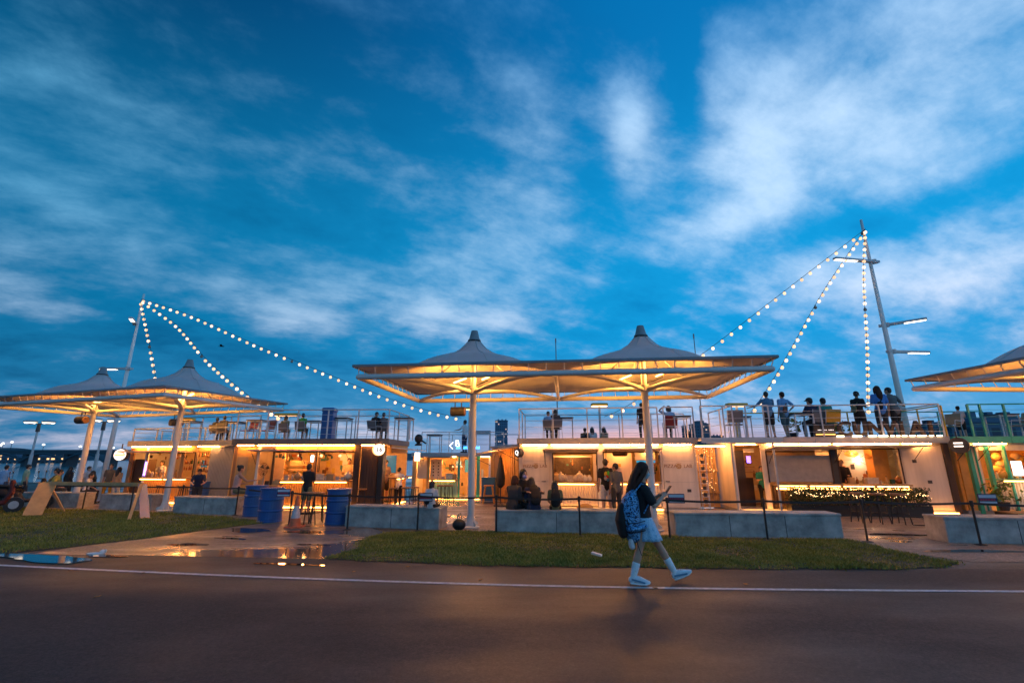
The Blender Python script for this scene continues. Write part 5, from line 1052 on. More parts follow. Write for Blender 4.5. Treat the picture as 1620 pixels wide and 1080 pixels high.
    for hp, kn, an, s_ in L:
        o = MB(); o.sweep([an+Vector((0, -.045, -.045))*k, an+Vector((s_*.008, .05, -.045))*k, an+Vector((s_*.02, .17, -.055))*k], [(.043*k, .042*k), (.044*k, .042*k), (.040*k, .026*k)], side=sideX, n=10); remesh(o.build('shoe', shoes, t), vox)
    hm = MB(); hm.ball((0, -.018, .028), (.085, .098, .094), 14, 10); hm.ball((0, -.05, -.02), (.074, .062, .07), 10, 7)
    if hair == 'long':
        hm.sweep([(0, -.055, .0), (0, -.095, -.12), (0, -.105, -.24), (0, -.095, -.36)], [(.085, .055), (.098, .05), (.092, .045), (.06, .03)], side=sideX, n=12)
        for s_ in (-1, 1): hm.sweep([(s_*.072, .015, .03), (s_*.085, .0, -.08), (s_*.08, -.03, -.2)], [.03, .03, .024], n=8)
    elif hair == 'bob':
        for s_ in (-1, 1): hm.sweep([(s_*.068, -.0, .03), (s_*.08, -.01, -.08)], [.036, .034], n=8)
        hm.sweep([(0, -.06, 0), (0, -.07, -.1)], [(.08, .05), (.085, .05)], side=sideX, n=12)
    elif hair == 'bun': hm.ball((0, -.10, .07), .045, 10, 7)
    o = MB(); xf(hm, HM, o); remesh(o.build('hair', hairm, t), max(.012*k, .01), 2)
    if cap:
        cm = MB(); cm.ball((0, -.008, .045), (.092, .106, .085), 14, 8); cm.sweep([(0, .08, .045), (0, .155, .035)], [(.07, .012), (.06, .008)], side=sideX, n=10); o = MB(); xf(cm, HM, o); remesh(o.build('cap', cap, t), .014, 1)
    if mask is not None:
        mm = MB(); mm.ball((0, .055, -.055), (.060, .052, .048), 12, 8); o = MB(); xf(mm, HM, o); o.build('face_mask', mask, t, smooth=True)
    if face:
        for s_ in (-1, 1): em = MB(); em.ball((s_*.030, .078, .012), (.011, .009, .008), 8, 5); o = MB(); xf(em, HM, o); o.build('eye', M_BLACK, t)
    if bag == 'pack':
        o = MB(); o.sweep([up(0, -.17, .93), up(0, -.19, 1.05), up(0, -.18, 1.24), up(0, -.16, 1.34)], [(.135*k, .075*k), (.15*k, .095*k), (.14*k, .085*k), (.10*k, .06*k)], side=sideX, n=14); remesh(o.build('backpack', bagm, t), .016)
        for s_ in (-1, 1): o = MB(); o.sweep([up(s_*.09, -.12, 1.32), up(s_*.11, .02, 1.385), up(s_*.12, .115, 1.22)], [(.02*k, .008*k)]*3, n=6); o.build('strap', bagm, t)
    elif bag == 'sling':
        o = MB(); o.sweep([up(.12, .0, 1.375), up(.03, -.118, 1.22), up(-.12, -.11, 1.0)], [(.016*k, .008*k)]*3, n=6); o.build('strap', bagm, t); o = MB(); o.sweep([up(-.10, -.15, .93), up(-.06, -.16, 1.08)], [(.10*k, .05*k), (.09*k, .045*k)], side=sideX, n=10); remesh(o.build('sling_bag', bagm, t), .016)
    return t
def stand(px, pyt, Y, z0, heading, label, **kw):
    p = W(px, pyt, Y); return person((p.x, Y, z0), heading, label, h=max(.8, p.z-z0), **kw)
def sit(px, pyt, Y, z0, heading, label, seat=.45, lean=8, chairlab=None, chairm=None, zseat=None, **kw):
    p = W(px, pyt, Y); c = math.cos(R(lean))
    if zseat is None: k = (p.z-z0)/(seat+.10+.77*c); h = 1.65*k; s_ = seat
    else: k = (p.z-z0-zseat)/(.10+.77*c); h = 1.65*k; s_ = zseat/k
    o = person((p.x, Y, z0), heading, label, 'sit', h=h, lean=lean, seat=s_, **kw)
    if chairlab: d = Vector((math.cos(R(heading)), math.sin(R(heading)), 0)); chair(Vector((p.x, Y, z0))+d*.05, heading, k*.98, chairlab, chairm)
    return o
# -- plaza
mp = stand(957, 725.5, 14.2, .008, 92, 'man in black graphic tee and white shorts standing at the lettered kiosk', top=C_BLK, bottom=C_WHT, shoes=C_BLK, skin=SKIN)
k = (W(957, 725.5, 14.2).z)/1.65
for i, (x, z, rx, rz, c) in enumerate(((-.015, 1.20, .055, .075, cloth('print_yellow', (.55, .36, .03))), (.055, 1.21, .05, .085, cloth('print_green', (.05, .32, .05))), (.02, 1.13, .05, .06, cloth('print_red', (.50, .05, .03))), (-.03, 1.08, .05, .06, cloth('print_pale', (.50, .42, .44))), (.035, 1.04, .035, .05, cloth('print_blue', (.05, .25, .45))), (-.045, 1.13, .025, .025, cloth('print_blue', (.05, .25, .45))))):
    o = MB(); o.ball((x*k, (-.108-.002*i)*k, z*k), (rx*k, .012, rz*k), 14, 8); o.build('shirt_print', c, mp, smooth=True)
stand(973, 732, 13.9, .008, 110, 'young man in grey shirt beside the man in graphic tee', top=C_GRY, bottom=C_DGR, legs='trousers', hyaw=35, skin=SKIN2)
stand(490, 733, 14.6, .008, 84, 'man in black tee and shorts ordering at the food kiosk', top=C_BLK, bottom=C_OLV, arms=('rail', 'hold'), skin=SKIN2)
stand(632, 739, 16.9, .008, 70, 'man in white tee and black trousers at the end bar', top=C_WHT, bottom=C_BLK, legs='trousers', arms=('rail', 'reach'), hpitch=15)
BS = .49
sit(683, 760, 11.72, .008, 80, 'woman in white shirt with dark hair sitting on a concrete seat', zseat=.47, lean=6, top=C_WHT, bottom=C_BLK, legs='trousers', hair='bob', bag='sling', bagm=C_BLK, hyaw=-35, arms=('down', 'lap'))
sit(810, 752, 11.3, .008, 60, 'seated woman in dark jacket turned towards her friend in a mask', zseat=.46, lean=14, top=C_DGR, sleeve='long', bottom=C_BLK, legs='trousers', hair='bob', hairm=H_BRN, arms=('reach', 'lap'), hyaw=-10)
sit(823, 741, 11.75, .008, -55, 'woman in face mask and dark top facing the road on the concrete seat', zseat=.5, lean=10, top=C_BLK, sleeve='long', bottom=C_BLK, legs='trousers', hair='bob', mask=cloth('mask_violet', (.42, .36, .60)), arms=('reach', 'reach'), face=True)
sit(845, 755, 11.25, .008, 105, 'seated person with long hair and dark backpack on the concrete seat', zseat=.46, lean=22, top=C_NVY, bottom=C_DEN, legs='trousers', hair='long', bag='pack', bagm=C_BLK, arms=('lap', 'lap'))
sit(878, 760, 11.2, .008, 88, 'seated person in olive shirt with black backpack apart from the group', zseat=.46, lean=10, top=C_OLV, bottom=C_BLK, legs='trousers', hair='long', bag='pack', bagm=C_BLK, arms=('lap', 'lap'))
g = G(930, 800); t = thing('shopping_bag', 'orange and white shopping bag on the ground at the man in white shorts', 'bag', (W(925, 790, 13.2).x, 13.2, .008)); o = MB(); o.bbox(-.2, .2, -.1, .1, 0, .2, .03); o.build('lower_bag', M_WHITE, t); o = MB(); o.ball((0, 0, .3), (.24, .13, .14), 12, 8); o.build('upper_bag', M_ORANGE, t, smooth=True)
sit(378, 735, 14.9, .008, 40, 'person in sleeveless dusty pink top sitting behind the blue drums', seat=.6, lean=6, top=C_PNK, sleeve='tank', bottom=C_OLV, arms=('hold', 'reach'), hair='bun', skin=SKIN2)
stand(318, 738, 16.4, .008, -60, 'young man in navy tee leaning on a blue drum', top=C_NVY, bottom=C_DGR, lean=24, arms=('table', 'table'), hpitch=20, face=True)
stand(553, 724, 17.6, .12, -80, 'cook in orange light behind the serving window counter', top=C_TAN, bottom=C_DGR, arms=('hold', 'hold'), face=True, skin=SKIN2)
stand(611, 727, 17.3, .12, -40, 'bartender in pale shirt behind the end bar', top=C_TAN, bottom=C_DGR, arms=('hold', 'hold'), hpitch=20, face=True)
stand(1329, 726, 15.3, .12, -120, 'dark-clothed bartender behind the bar window pillar', top=C_BLK, bottom=C_BLK, sleeve='long', legs='trousers', arms=('hold', 'hold'), face=True)
stand(1203, 736, 15.6, .12, -100, 'worker in dark clothes inside the bar doorway', top=C_TEA, bottom=C_BLK, legs='trousers', arms=('hold', 'hold'), face=True)
stand(258, 728, 19.0, .12, -95, 'attendant in pale shirt inside the drinks kiosk', top=C_WHT, bottom=C_DGR, arms=('hold', 'table'), face=True)
# -- people at the far left
for args in ((12, 735, 19.5, 100, 'person in bright blue top walking by the river rail', C_BLU, C_DEN, 'tee', 'short'), (46, 734, 20.5, 60, 'person in pale green top near the clear park lamp', cloth('mint', (.30, .40, .26)), C_DGR, 'tee', 'short'), (113, 737, 21.5, 80, 'slim person in black beside the canopy column', C_BLK, C_BLK, 'long', 'long'), (142, 737, 22.0, 10, 'person in light blue shirt behind the canopy column', C_LGR, C_DGR, 'tee', 'short'), (178, 733, 19.2, -70, 'person in grey top and orange trousers by the drinks kiosk', C_GRY, C_ORG, 'tee', 'short'), (190, 738, 18.4, 80, 'person in pale top waiting at the drinks kiosk corner', C_TAN, C_LGR, 'tee', 'long')):
    px, py, Y, hd, lb, tp, bt, sl, hr = args; stand(px, py, Y, gprof(Y)+.006, hd, lb, top=tp, bottom=bt, legs='trousers', sleeve=sl, hair=hr, gait=.08)
sit(88, 742, 18.6, .006, 30, 'person in yellow shirt sitting behind the barricade', seat=.45, lean=15, top=C_YLW, bottom=C_DGR, legs='trousers', arms=('lap', 'lap')); sit(100, 740, 19.0, .0, 200, 'person in dark brown top sitting opposite the yellow shirt', seat=.45, lean=15, top=C_OLV, bottom=C_DGR, legs='trousers', arms=('reach', 'lap')); sit(141, 748, 18.2, .006, 20, 'person in white shirt sitting beside the canopy column', seat=.45, top=C_WHT, bottom=C_DGR, legs='trousers', arms=('lap', 'reach')); sit(152, 744, 18.6, .006, 190, 'person in black sitting between the canopy column and the lamp', seat=.45, top=C_BLK, bottom=C_DGR, legs='trousers', arms=('lap', 'reach'), hair='long')
def scooter(p, rz, label, m_):
    t = thing('parked_scooter', label, 'scooter', p, rz, 'scooters parked on the verge')
    for x in (-.62, .62):
        o = MB(); o.sweep([(x, -.05, .23), (x, .05, .23)], [.23, .23], side=(1,0,0), n=18, rnd=False); w = o.build('wheel', M_BLACK, t); o = MB(); o.sweep([(x, -.055, .23), (x, .055, .23)], [.12, .12], side=(1,0,0), n=14, rnd=False); o.build('rim', M_STEEL, w)
    o = MB(); o.sweep([(-.75, 0, .62), (-.45, 0, .55), (-.1, 0, .42), (.1, 0, .26), (.38, 0, .30), (.52, 0, .60), (.48, 0, .92)], [(.10, .10), (.15, .16), (.15, .16), (.16, .05), (.15, .08), (.16, .07), (.10, .07)], side=(0,1,0), n=12); remesh(o.build('body', m_, t), .025)
    o = MB(); o.sweep([(-.7, 0, .76), (-.35, 0, .74), (-.05, 0, .72)], [(.12, .05), (.14, .06), (.11, .05)], side=(0,1,0), n=12); o.build('seat', M_BLACK, t, smooth=True)
    o = MB(); o.sweep([(.40, -.33, .98), (.47, 0, .97), (.40, .33, .98)], [.017]*3, n=8); o.build('handlebar', M_BLACK, t); o = MB(); o.cyl((.56, 0, .28), (.48, 0, .95), .03, n=8); o.build('fork', M_STEEL, t); o = MB(); o.ball((.56, 0, .82), (.05, .08, .07), 10, 6); o.build('headlight', M_GLASS, t)
    for s_ in (-1, 1): o = MB(); o.cyl((.42, s_*.26, .98), (.40, s_*.32, 1.16), .007, n=5); o.ball((.40, s_*.33, 1.2), (.015, .06, .045), 8, 5); o.build('mirror', M_BLACK, t)
scooter(G(2, 808)+Vector((0, .5, 0)), R(28), 'dark scooter parked on the verge with its front to the board', cloth('paint_dark', (.02, .02, .025))); scooter(G(-40, 814)+Vector((0, .2, 0)), R(40), 'maroon scooter parked on the verge behind the dark one', cloth('paint_maroon', (.10, .02, .02)))
sit(34, 766, 16.3, .006, 150, 'person in black sitting on the dark scooter', seat=.62, lean=14, top=C_BLK, sleeve='long', bottom=C_BLK, legs='trousers', arms=('reach', 'reach')); sit(26, 765, 16.6, .006, -30, 'person with lit face sitting beside the scooters', seat=.6, lean=10, top=C_DGR, sleeve='long', bottom=C_BLK, legs='trousers', arms=('lap', 'phone'), face=True)
# -- roof terraces
sit(867, 650, 16.3, ZD_, 80, 'guest in pale blue top beside a partner on the lettered kiosk roof', top=C_BLU, bottom=C_BLK, legs='trousers', chairlab='grey chair under the guest in pale blue top', hyaw=-20, arms=('lap', 'lap')); sit(879, 647, 16.3, ZD_, 100, 'guest in dark grey top beside a partner on the lettered kiosk roof', top=C_DGR, bottom=C_BLK, legs='trousers', chairlab='grey chair under the guest in dark grey top', hyaw=20, hair='bob', arms=('lap', 'lap'))
for px, py, hd, lb, tp, hr in ((924, 676, 60, 'guest in dark shirt at the far side of the lettered kiosk roof', C_BLK, 'short'), (937, 675, 90, 'guest in pale shirt with long hair between two dark-clothed guests', C_WHT, 'long'), (957, 675, 120, 'guest in brown top with long hair near the square-headed lamp', C_TAN, 'long')): sit(px, py, 18.1, ZD_-.5, hd, lb, top=tp, bottom=C_DGR, legs='trousers', hair=hr, arms=('lap', 'lap'))
sit(1058, 641, 16.1, ZD_, 85, 'man in pale blue shirt on a maroon chair with a hand behind his head', top=C_BLU, bottom=C_BLK, legs='trousers', chairlab='maroon-backed chair on the lettered kiosk roof', chairm=C_RED, arms=('up', 'lap'), hair='bob')
stand(1014, 637, 16.6, ZD_, 95, 'person in black mostly hidden behind the canopy column', top=C_BLK, bottom=C_DGR, legs='trousers')
stand(1211, 619, 15.75, ZD_, 80, 'man in blue shirt and dark shorts leaning on the roof rail', top=cloth('dusk_blue', (.09, .22, .36)), bottom=C_BLK, arms=('side', 'rail'), hyaw=-15); stand(1236, 619.5, 15.9, ZD_, 100, 'woman in light blue tee with brown sling bag and hand on hip', top=C_BLU, bottom=cloth('slate', (.05, .12, .15)), bag='sling', bagm=cloth('bag_brown', (.14, .07, .05)), arms=('down', 'hip'), gait=.1, hairm=H_BRN)
sit(1285, 628, 16.0, ZD_, 95, 'seated man in dark shirt and cap on the bar roof', top=C_NVY, bottom=C_DGR, legs='trousers', cap=C_DGR, arms=('table', 'table'), hyaw=15, lean=14, chairlab='grey chair under the man in dark shirt and cap'); sit(1306, 628, 15.9, ZD_, 92, 'seated man in teal shirt on an orange-backed chair', top=C_TEA, sleeve='long', bottom=C_DGR, legs='trousers', chairlab='orange-backed chair on the bar roof', chairm=C_ORG, arms=('table', 'table'), lean=14)
stand(1353, 619, 15.6, ZD_, 30, 'person in dark shirt and cap holding something on the bar roof', top=C_BLK, bottom=C_BLK, arms=('hold', 'hold'), cap=C_BLK, hpitch=20, skin=SKIN2, bag='sling', bagm=C_OLV)
stand(1386, 610, 15.7, ZD_, 80, 'woman in bright blue tee with long brown hair and sling', top=cloth('bright_blue', (.08, .26, .66)), bottom=C_DGR, legs='trousers', hair='long', hairm=H_BRN, bag='sling', bagm=C_BLK, arms=('hold', 'down')); stand(1408, 611, 15.7, ZD_, 95, 'man in grey tee bending towards the woman in bright blue', top=cloth('warm_grey', (.15, .14, .14)), bottom=C_BLK, arms=('hold', 'side'), lean=10, hyaw=30, gait=.12)
stand(1514, 642, 16.6, ZD_, 70, 'woman in pale pink top and black shorts on the teal terrace', top=cloth('pale_pink', (.55, .42, .40)), bottom=C_BLK, arms=('phone', 'phone'), hair='bun', hairm=H_BRN); chair(on_roof(1507, 690, 16.2), 200, .95, 'tan chair beside the woman in pale pink', C_TAN); chair(on_roof(1612, 690, 16.0), 150, .95, 'tan chair near the teal rail gate', C_TAN); table(on_roof(1592, 690, 16.2), -6, 1.0, 'pale-legged table on the teal terrace')
sit(343, 660, 17.9, ZD_, 85, 'guest in dark clothes with tan skin on the left roof', top=C_DGR, bottom=C_DGR, legs='trousers', chairlab='grey chair under the guest near the two red seats', skin=SKIN2); sit(355, 657, 17.7, ZD_, 95, 'guest in charcoal shirt beside another dark-clothed guest', top=C_GRY, bottom=C_DGR, legs='trousers', chairlab='grey chair under the guest in charcoal shirt')
sit(452, 657, 17.4, ZD_, 95, 'guest with long hair beside the green-shirted man', top=C_OLV, bottom=C_TAN, hair='bob', chairlab='grey chair beside the green-shirted man'); sit(479, 653, 17.2, ZD_, 88, 'man in green shirt seated on the food kiosk roof', top=C_GRN, bottom=C_DGR, skin=SKIN2, chairlab='grey chair under the green-shirted man')
sit(593, 651, 16.9, ZD_, 70, 'man in black tee seated at the roof corner', top=C_BLK, bottom=C_BLK, skin=SKIN2, hpitch=25, lean=14, chairlab='grey chair under the man in black at the roof corner', arms=('lap', 'table')); sit(607, 652, 17.2, ZD_, 95, 'guest in grey shirt seated behind the roof corner post', top=C_GRY, bottom=C_DGR, legs='trousers', chairlab='grey chair behind the roof corner post')
stand(736, 664, 24.0, 1.92, 150, 'man in white shirt and dark trousers on the rear terrace', top=C_WHT, bottom=C_NVY, legs='trousers', arms=('side', 'hold'), skin=SKIN2)
t = thing('camera_tripod', 'dark covered spotlight on the roof edge above the end bar', 'spotlight', W(662, 702, 18.0)); o = MB(); o.ball((0, 0, .2), (.16, .12, .17), 10, 7); o.build('hood', M_BLACK, t, smooth=True); o = MB(); o.obox((0, 0, .2), (.3, -.1, .02), .06, .05); o.build('barrel', M_BLACK, t); o = MB(); o.lathe([(.14, -.06), (.14, -.02), (.03, .06)], n=10); o.build('foot', M_BLACK, t); t.name = 'spotlight'
# ------------------------------------------------------------------ the walking woman
def camo(name, cols, scale):
    mt = bpy.data.materials.new(name); mt.use_nodes = True; nt = mt.node_tree; b = nt.nodes['Principled BSDF']; N = nt.nodes.new; L = nt.links.new
    tc = N('ShaderNodeTexCoord'); n = N('ShaderNodeTexNoise'); n.inputs['Scale'].default_value = scale; n.inputs['Detail'].default_value = 3; n.inputs['Distortion'].default_value = 1.6; L(tc.outputs['Object'], n.inputs['Vector'])
    r = N('ShaderNodeValToRGB'); r.color_ramp.interpolation = 'CONSTANT'; e = r.color_ramp.elements; e[0].position = 0; e[0].color = cols[0]+(1,); e[1].position = .42; e[1].color = cols[1]+(1,)
    for p, c in ((.50, cols[2]), (.58, cols[3])): q = e.new(p); q.color = c+(1,)
    L(n.outputs[0], r.inputs[0]); L(r.outputs[0], b.inputs['Base Color']); b.inputs['Roughness'].default_value = .75; return mt
def walking_woman():
    Yg = 6.72; o0 = W(1018, 835, Yg); t = thing('person', 'woman in black tee and pale blue skirt walking with a blue patterned backpack', 'person', (o0.x, Yg, .006), R(-90)); k = .95; V_ = Vector; sx = (1, 0, 0); VX = .0075
    body = MB(); PZ = .80
    legs = [(V_((.085, -.01, PZ-.03)), V_((.088, -.10, .43)), V_((.088, -.195, .115)), V_((.092, -.045, .045))), (V_((-.085, .03, PZ-.03)), V_((-.085, .225, .445)), V_((-.08, .395, .135)), V_((-.08, .565, .125)))]
    body.sweep([V_((0, y, z)) for y, z in ((-.005, .76), (0, .84), (.0, .93), (.0, 1.05), (.005, 1.16), (.012, 1.225), (.02, 1.27))], [(.145, .100), (.155, .105), (.118, .085), (.125, .092), (.142, .092), (.108, .07), (.055, .05)], side=sx, n=18)
    body.sweep([V_((0, .02, 1.25)), V_((0, .04, 1.36))], [.047, .043], n=12)
    for hp, kn, an, toe in legs:
        body.sweep([hp, hp.lerp(kn, .35), hp.lerp(kn, .8), kn, kn.lerp(an, .3), kn.lerp(an, .7), an], [.083, .075, .055, .047, .053, .038, .030], n=16)
        body.sweep([an+V_((0, -.02, -.05)), toe], [(.03, .03), (.03, .02)], side=sx, n=10)
    HM = Matrix.Translation((0, .045, 1.445)) @ Matrix.Rotation(R(-12), 4, 'X') @ Matrix.Rotation(R(-4), 4, 'Z') @ Matrix.Scale(k, 4)
    hd = MB(); hd.ball((0, -.008, .018), (.072, .090, .098), 20, 14); hd.ball((0, .022, -.05), (.055, .058, .064), 16, 10); hd.sweep([(0, .078, .022), (0, .092, -.005), (0, .096, -.018)], [.009, .012, .014], n=8); hd.ball((0, .076, -.058), (.024, .012, .011), 10, 6); hd.ball((0, .062, -.098), (.022, .018, .017), 10, 6); hd.sweep([(-.04, .072, .032), (.04, .072, .032)], [.011, .011], n=8)
    for s_ in (-1, 1): hd.ball((s_*.073, -.008, -.010), (.010, .020, .030), 10, 7); hd.ball((s_*.04, .062, -.02), (.02, .016, .02), 8, 6)
    xf(hd, HM, body)
    arms = [(V_((.150, .015, 1.205)), V_((.205, .115, .985)), V_((.085, .275, 1.11))), (V_((-.150, .015, 1.205)), V_((-.20, .12, .99)), V_((-.06, .285, 1.12)))]
    for (sh, el, wr), s_ in zip(arms, (1, -1)):
        body.sweep([sh, sh.lerp(el, .5), el, el.lerp(wr, .3), wr], [.045, .040, .034, .034, .021], n=14)
        hand(body, wr, (V_((.0, .36, 1.165))-wr), V_((s_*.6, -.2, .7)), .92, s_, .9)
    remesh(body.build('body', SKIN, t), VX, 2)
    o = MB(); pz = [(-.002, .845), (0, .93), (.0, 1.05), (.005, 1.155), (.012, 1.215)]; o.sweep([V_((0, *p)) for p in pz], [(.160, .118), (.138, .104), (.140, .106), (.155, .106), (.120, .084)], side=sx, n=18)
    for sh, el, wr in arms: o.sweep([sh, sh.lerp(el, .4), sh.lerp(el, .68)], [.060, .060, .064], n=14)
    remesh(o.build('tee_shirt', C_BLK, t), VX, 2)
    # skirt with soft folds
    o = MB(); n = 48; rows = [(.885, .132, .102, .0), (.81, .165, .124, .0), (.74, .180, .142, .01), (.66, .184, .160, .025), (.585, .186, .182, .036), (.545, .187, .192, .04)]; vs = []
    for i, (z, a, b, cyy) in enumerate(rows):
        for q in range(n):
            th = 2*math.pi*q/n; f = 1+.06*i/5*math.sin(11*th+.6+.5*math.sin(3*th))+.03*i/5*math.sin(5*th); vs.append((a*f*math.cos(th), cyy+b*f*math.sin(th), z))
    o.add(vs, [(i*n+q, i*n+(q+1) % n, (i+1)*n+(q+1) % n, (i+1)*n+q) for i in range(5) for q in range(n)]); sk = o.build('skirt', camo('skirt_denim', ((.20, .44, .64), (.32, .58, .78), (.42, .66, .82), (.26, .50, .72)), 26), t, smooth=True); sm = sk.modifiers.new('thick', 'SOLIDIFY'); sm.thickness = .006
    o = MB(); o.sweep([(0, .0, .85), (0, 0, .875)], [(.135, .105), (.130, .10)], side=sx, n=20, rnd=False); o.build('waistband', C_BLK, t)
    for hp, kn, an, toe in legs:
        tp = an.lerp(kn, .48); o = MB(); o.sweep([an+V_((0, -.005, -.04)), an, an.lerp(kn, .2), tp], [.040, .040, .046, .052], n=16); remesh(o.build('sock', C_SHOE, t), .008, 1)
        hl = an+V_((0, -.035, -.06)) if toe.z < .1 else an+V_((0, .0, -.075)); dr = (toe-hl); dr.normalize(); tip = hl+dr*.235; upv = V_((0, -dr.z, dr.y))
        o = MB(); o.sweep([hl+upv*.02, hl+dr*.05+upv*.035, hl+dr*.12+upv*.022, hl+dr*.19+upv*.004, tip], [(.036, .040), (.041, .050), (.042, .042), (.042, .030), (.030, .018)], side=sx, n=14); s2 = remesh(o.build('shoe', cloth('shoe_mesh', (.58, .68, .76)), t), .007, 2)
        o = MB(); o.sweep([hl-upv*.022, hl+dr*.1-upv*.026, hl+dr*.19-upv*.024, tip-upv*.012], [(.040, .014), (.043, .014), (.044, .013), (.032, .010)], side=sx, n=14); o.build('sole', cloth('sole_white', (.80, .82, .84)), s2, smooth=True); o = MB(); o.sweep([hl+upv*.03+V_((.040, 0, 0)), hl+dr*.09+upv*.012+V_((.044, 0, 0)), hl+dr*.17-upv*.006+V_((.040, 0, 0))], [(.004, .012)]*3, n=6); o.build('shoe_stripe', cloth('stripe_blue', (.10, .22, .34)), s2); o = MB(); o.sweep([hl-upv*.034, hl+dr*.19-upv*.036], [(.039, .006), (.041, .006)], side=sx, n=10); o.build('tread', C_DGR, s2)
        for q in range(4): p = hl+dr*(.085+.025*q)+upv*(.073-.012*q); o = MB(); o.sweep([p+V_((-.022, 0, 0)), p+upv*.004, p+V_((.022, 0, 0))], [.004]*3, n=5); o.build('lace', M_GREY, s2)
    # hair: long, past the shoulder blades
    hm = MB(); hm.ball((0, -.020, .030), (.084, .098, .094), 18, 12); hm.ball((0, -.055, -.02), (.078, .065, .08), 14, 9)
    hm.sweep([(0, -.06, .03), (0, -.105, -.08), (0, -.135, -.2), (0, -.15, -.31), (0, -.145, -.41)], [(.08, .055), (.092, .056), (.094, .05), (.078, .038), (.04, .018)], side=sx, n=16)
    for s_ in (-1, 1): hm.sweep([(s_*.066, .03, .05), (s_*.082, .005, -.04), (s_*.085, -.045, -.15), (s_*.075, -.10, -.28)], [(.022, .03), (.022, .034), (.024, .034), (.018, .022)], n=10)
    rd = random.Random(5)
    for q in range(26):
        a = rd.uniform(-.085, .085); y_ = rd.uniform(-.03, .02); hm.sweep([(a*.8, -.06+y_, .03), (a, -.115+y_, -.1), (a*1.05, -.145+y_*1.2, -.24), (a*.9+rd.uniform(-.02, .02), -.15+y_*1.3, -.34-rd.uniform(0, .10))], [.012, .012, .010, .004], n=6)
    o = MB(); xf(hm, HM, o); remesh(o.build('hair', H_BRN, t), .006, 1)
    mm = MB(); mm.sweep([(0, .055, -.012), (0, .072, -.045), (0, .058, -.088)], [(.050, .030), (.060, .036), (.046, .030)], side=sx, n=14); o = MB(); xf(mm, HM, o); mk = remesh(o.build('face_mask', cloth('mask_blue', (.42, .58, .66)), t), .007, 2)
    for s_ in (-1, 1):
        em = MB(); em.sweep([(s_*.058, .06, -.03), (s_*.074, -.005, -.012)], [.003, .003], n=5); o = MB(); xf(em, HM, o); o.build('ear_loop', C_WHT, mk)
        em = MB(); em.ball((s_*.032, .074, .014), (.012, .009, .007), 10, 6); o = MB(); xf(em, HM, o); o.build('eye', M_BLACK, t)
        em = MB(); em.sweep([(s_*.018, .084, .034), (s_*.046, .072, .036)], [.004, .003], n=6); o = MB(); xf(em, HM, o); o.build('eyebrow', H_BRN, t)
    # backpack
    M_CAMO = camo('backpack_print', ((.005, .010, .03), (.05, .24, .52), (.20, .50, .78), (.015, .045, .12)), 16)
    o = MB(); o.sweep([(.05, -.16, .62), (.055, -.185, .72), (.06, -.19, .92), (.05, -.165, 1.06), (.03, -.13, 1.14)], [(.150, .105), (.17, .135), (.17, .135), (.145, .11), (.09, .06)], side=sx, n=20); remesh(o.build('backpack', M_CAMO, t), .012, 3); bp = t.children[-1]
    o = MB(); o.sweep([(.06, -.295, .63), (.06, -.315, .80), (.055, -.295, .98)], [(.13, .06), (.14, .075), (.10, .05)], side=sx, n=16); remesh(o.build('rear_pocket', C_BLK, bp), .012, 3)
    o = MB(); o.sweep([(.215, -.24, .70), (.225, -.13, .715), (.20, -.03, .74)], [(.03, .055)]*3, side=(0, 0, 1), n=12); remesh(o.build('side_pocket', M_CAMO, bp), .01, 2)
    for zc in (.775, .66): o = MB(); o.sweep([(.20, -.27, zc), (.243, -.14, zc+.01), (.205, -.03, zc+.03)], [.006]*3, n=6); o.build('piping', C_BLK, bp)
    o = MB(); o.sweep([(.03, -.33, 1.00), (.16, -.27, .92), (.225, -.25, .75)], [.006]*3, n=6); o.build('piping', C_BLK, bp)
    for s_ in (-1, 1): o = MB(); o.sweep([(s_*.10, -.12, 1.16), (s_*.115, -.02, 1.275), (s_*.118, .09, 1.215), (s_*.13, .10, 1.08), (s_*.155, -.02, .90)], [(.028, .010)]*5, side=sx, n=8); o.build('strap', M_CAMO, bp)
    o = MB(); o.sweep([(0, -.17, 1.15), (0, -.20, 1.20), (0, -.15, 1.21)], [.008]*3, n=6); o.build('grab_loop', C_BLK, bp)
    b2 = MB(); b2.sweep([(.12, -.20, .60), (.125, -.21, .54), (.125, -.20, .48)], [(.03, .02), (.05, .035), (.055, .04)], side=sx, n=12); remesh(b2.build('white_pouch', C_WHT, t), .01, 2)
    o = MB(); o.sweep([(.17, -.17, .66), (.17, -.13, .50), (.165, -.09, .38)], [(.010, .004)]*3, n=6); o.build('dangling_strap', C_BLK, t)
    ph = tag(MB().bbox(-.037, .037, -.006, .006, -.072, .072, .004).build('phone', M_BLACK), 'dark phone held in the walking woman\'s hands', 'phone'); ph.location = t.matrix_basis @ V_((.0, .372, 1.185)); ph.rotation_euler = (R(-38), 0, R(-90))
walking_woman()

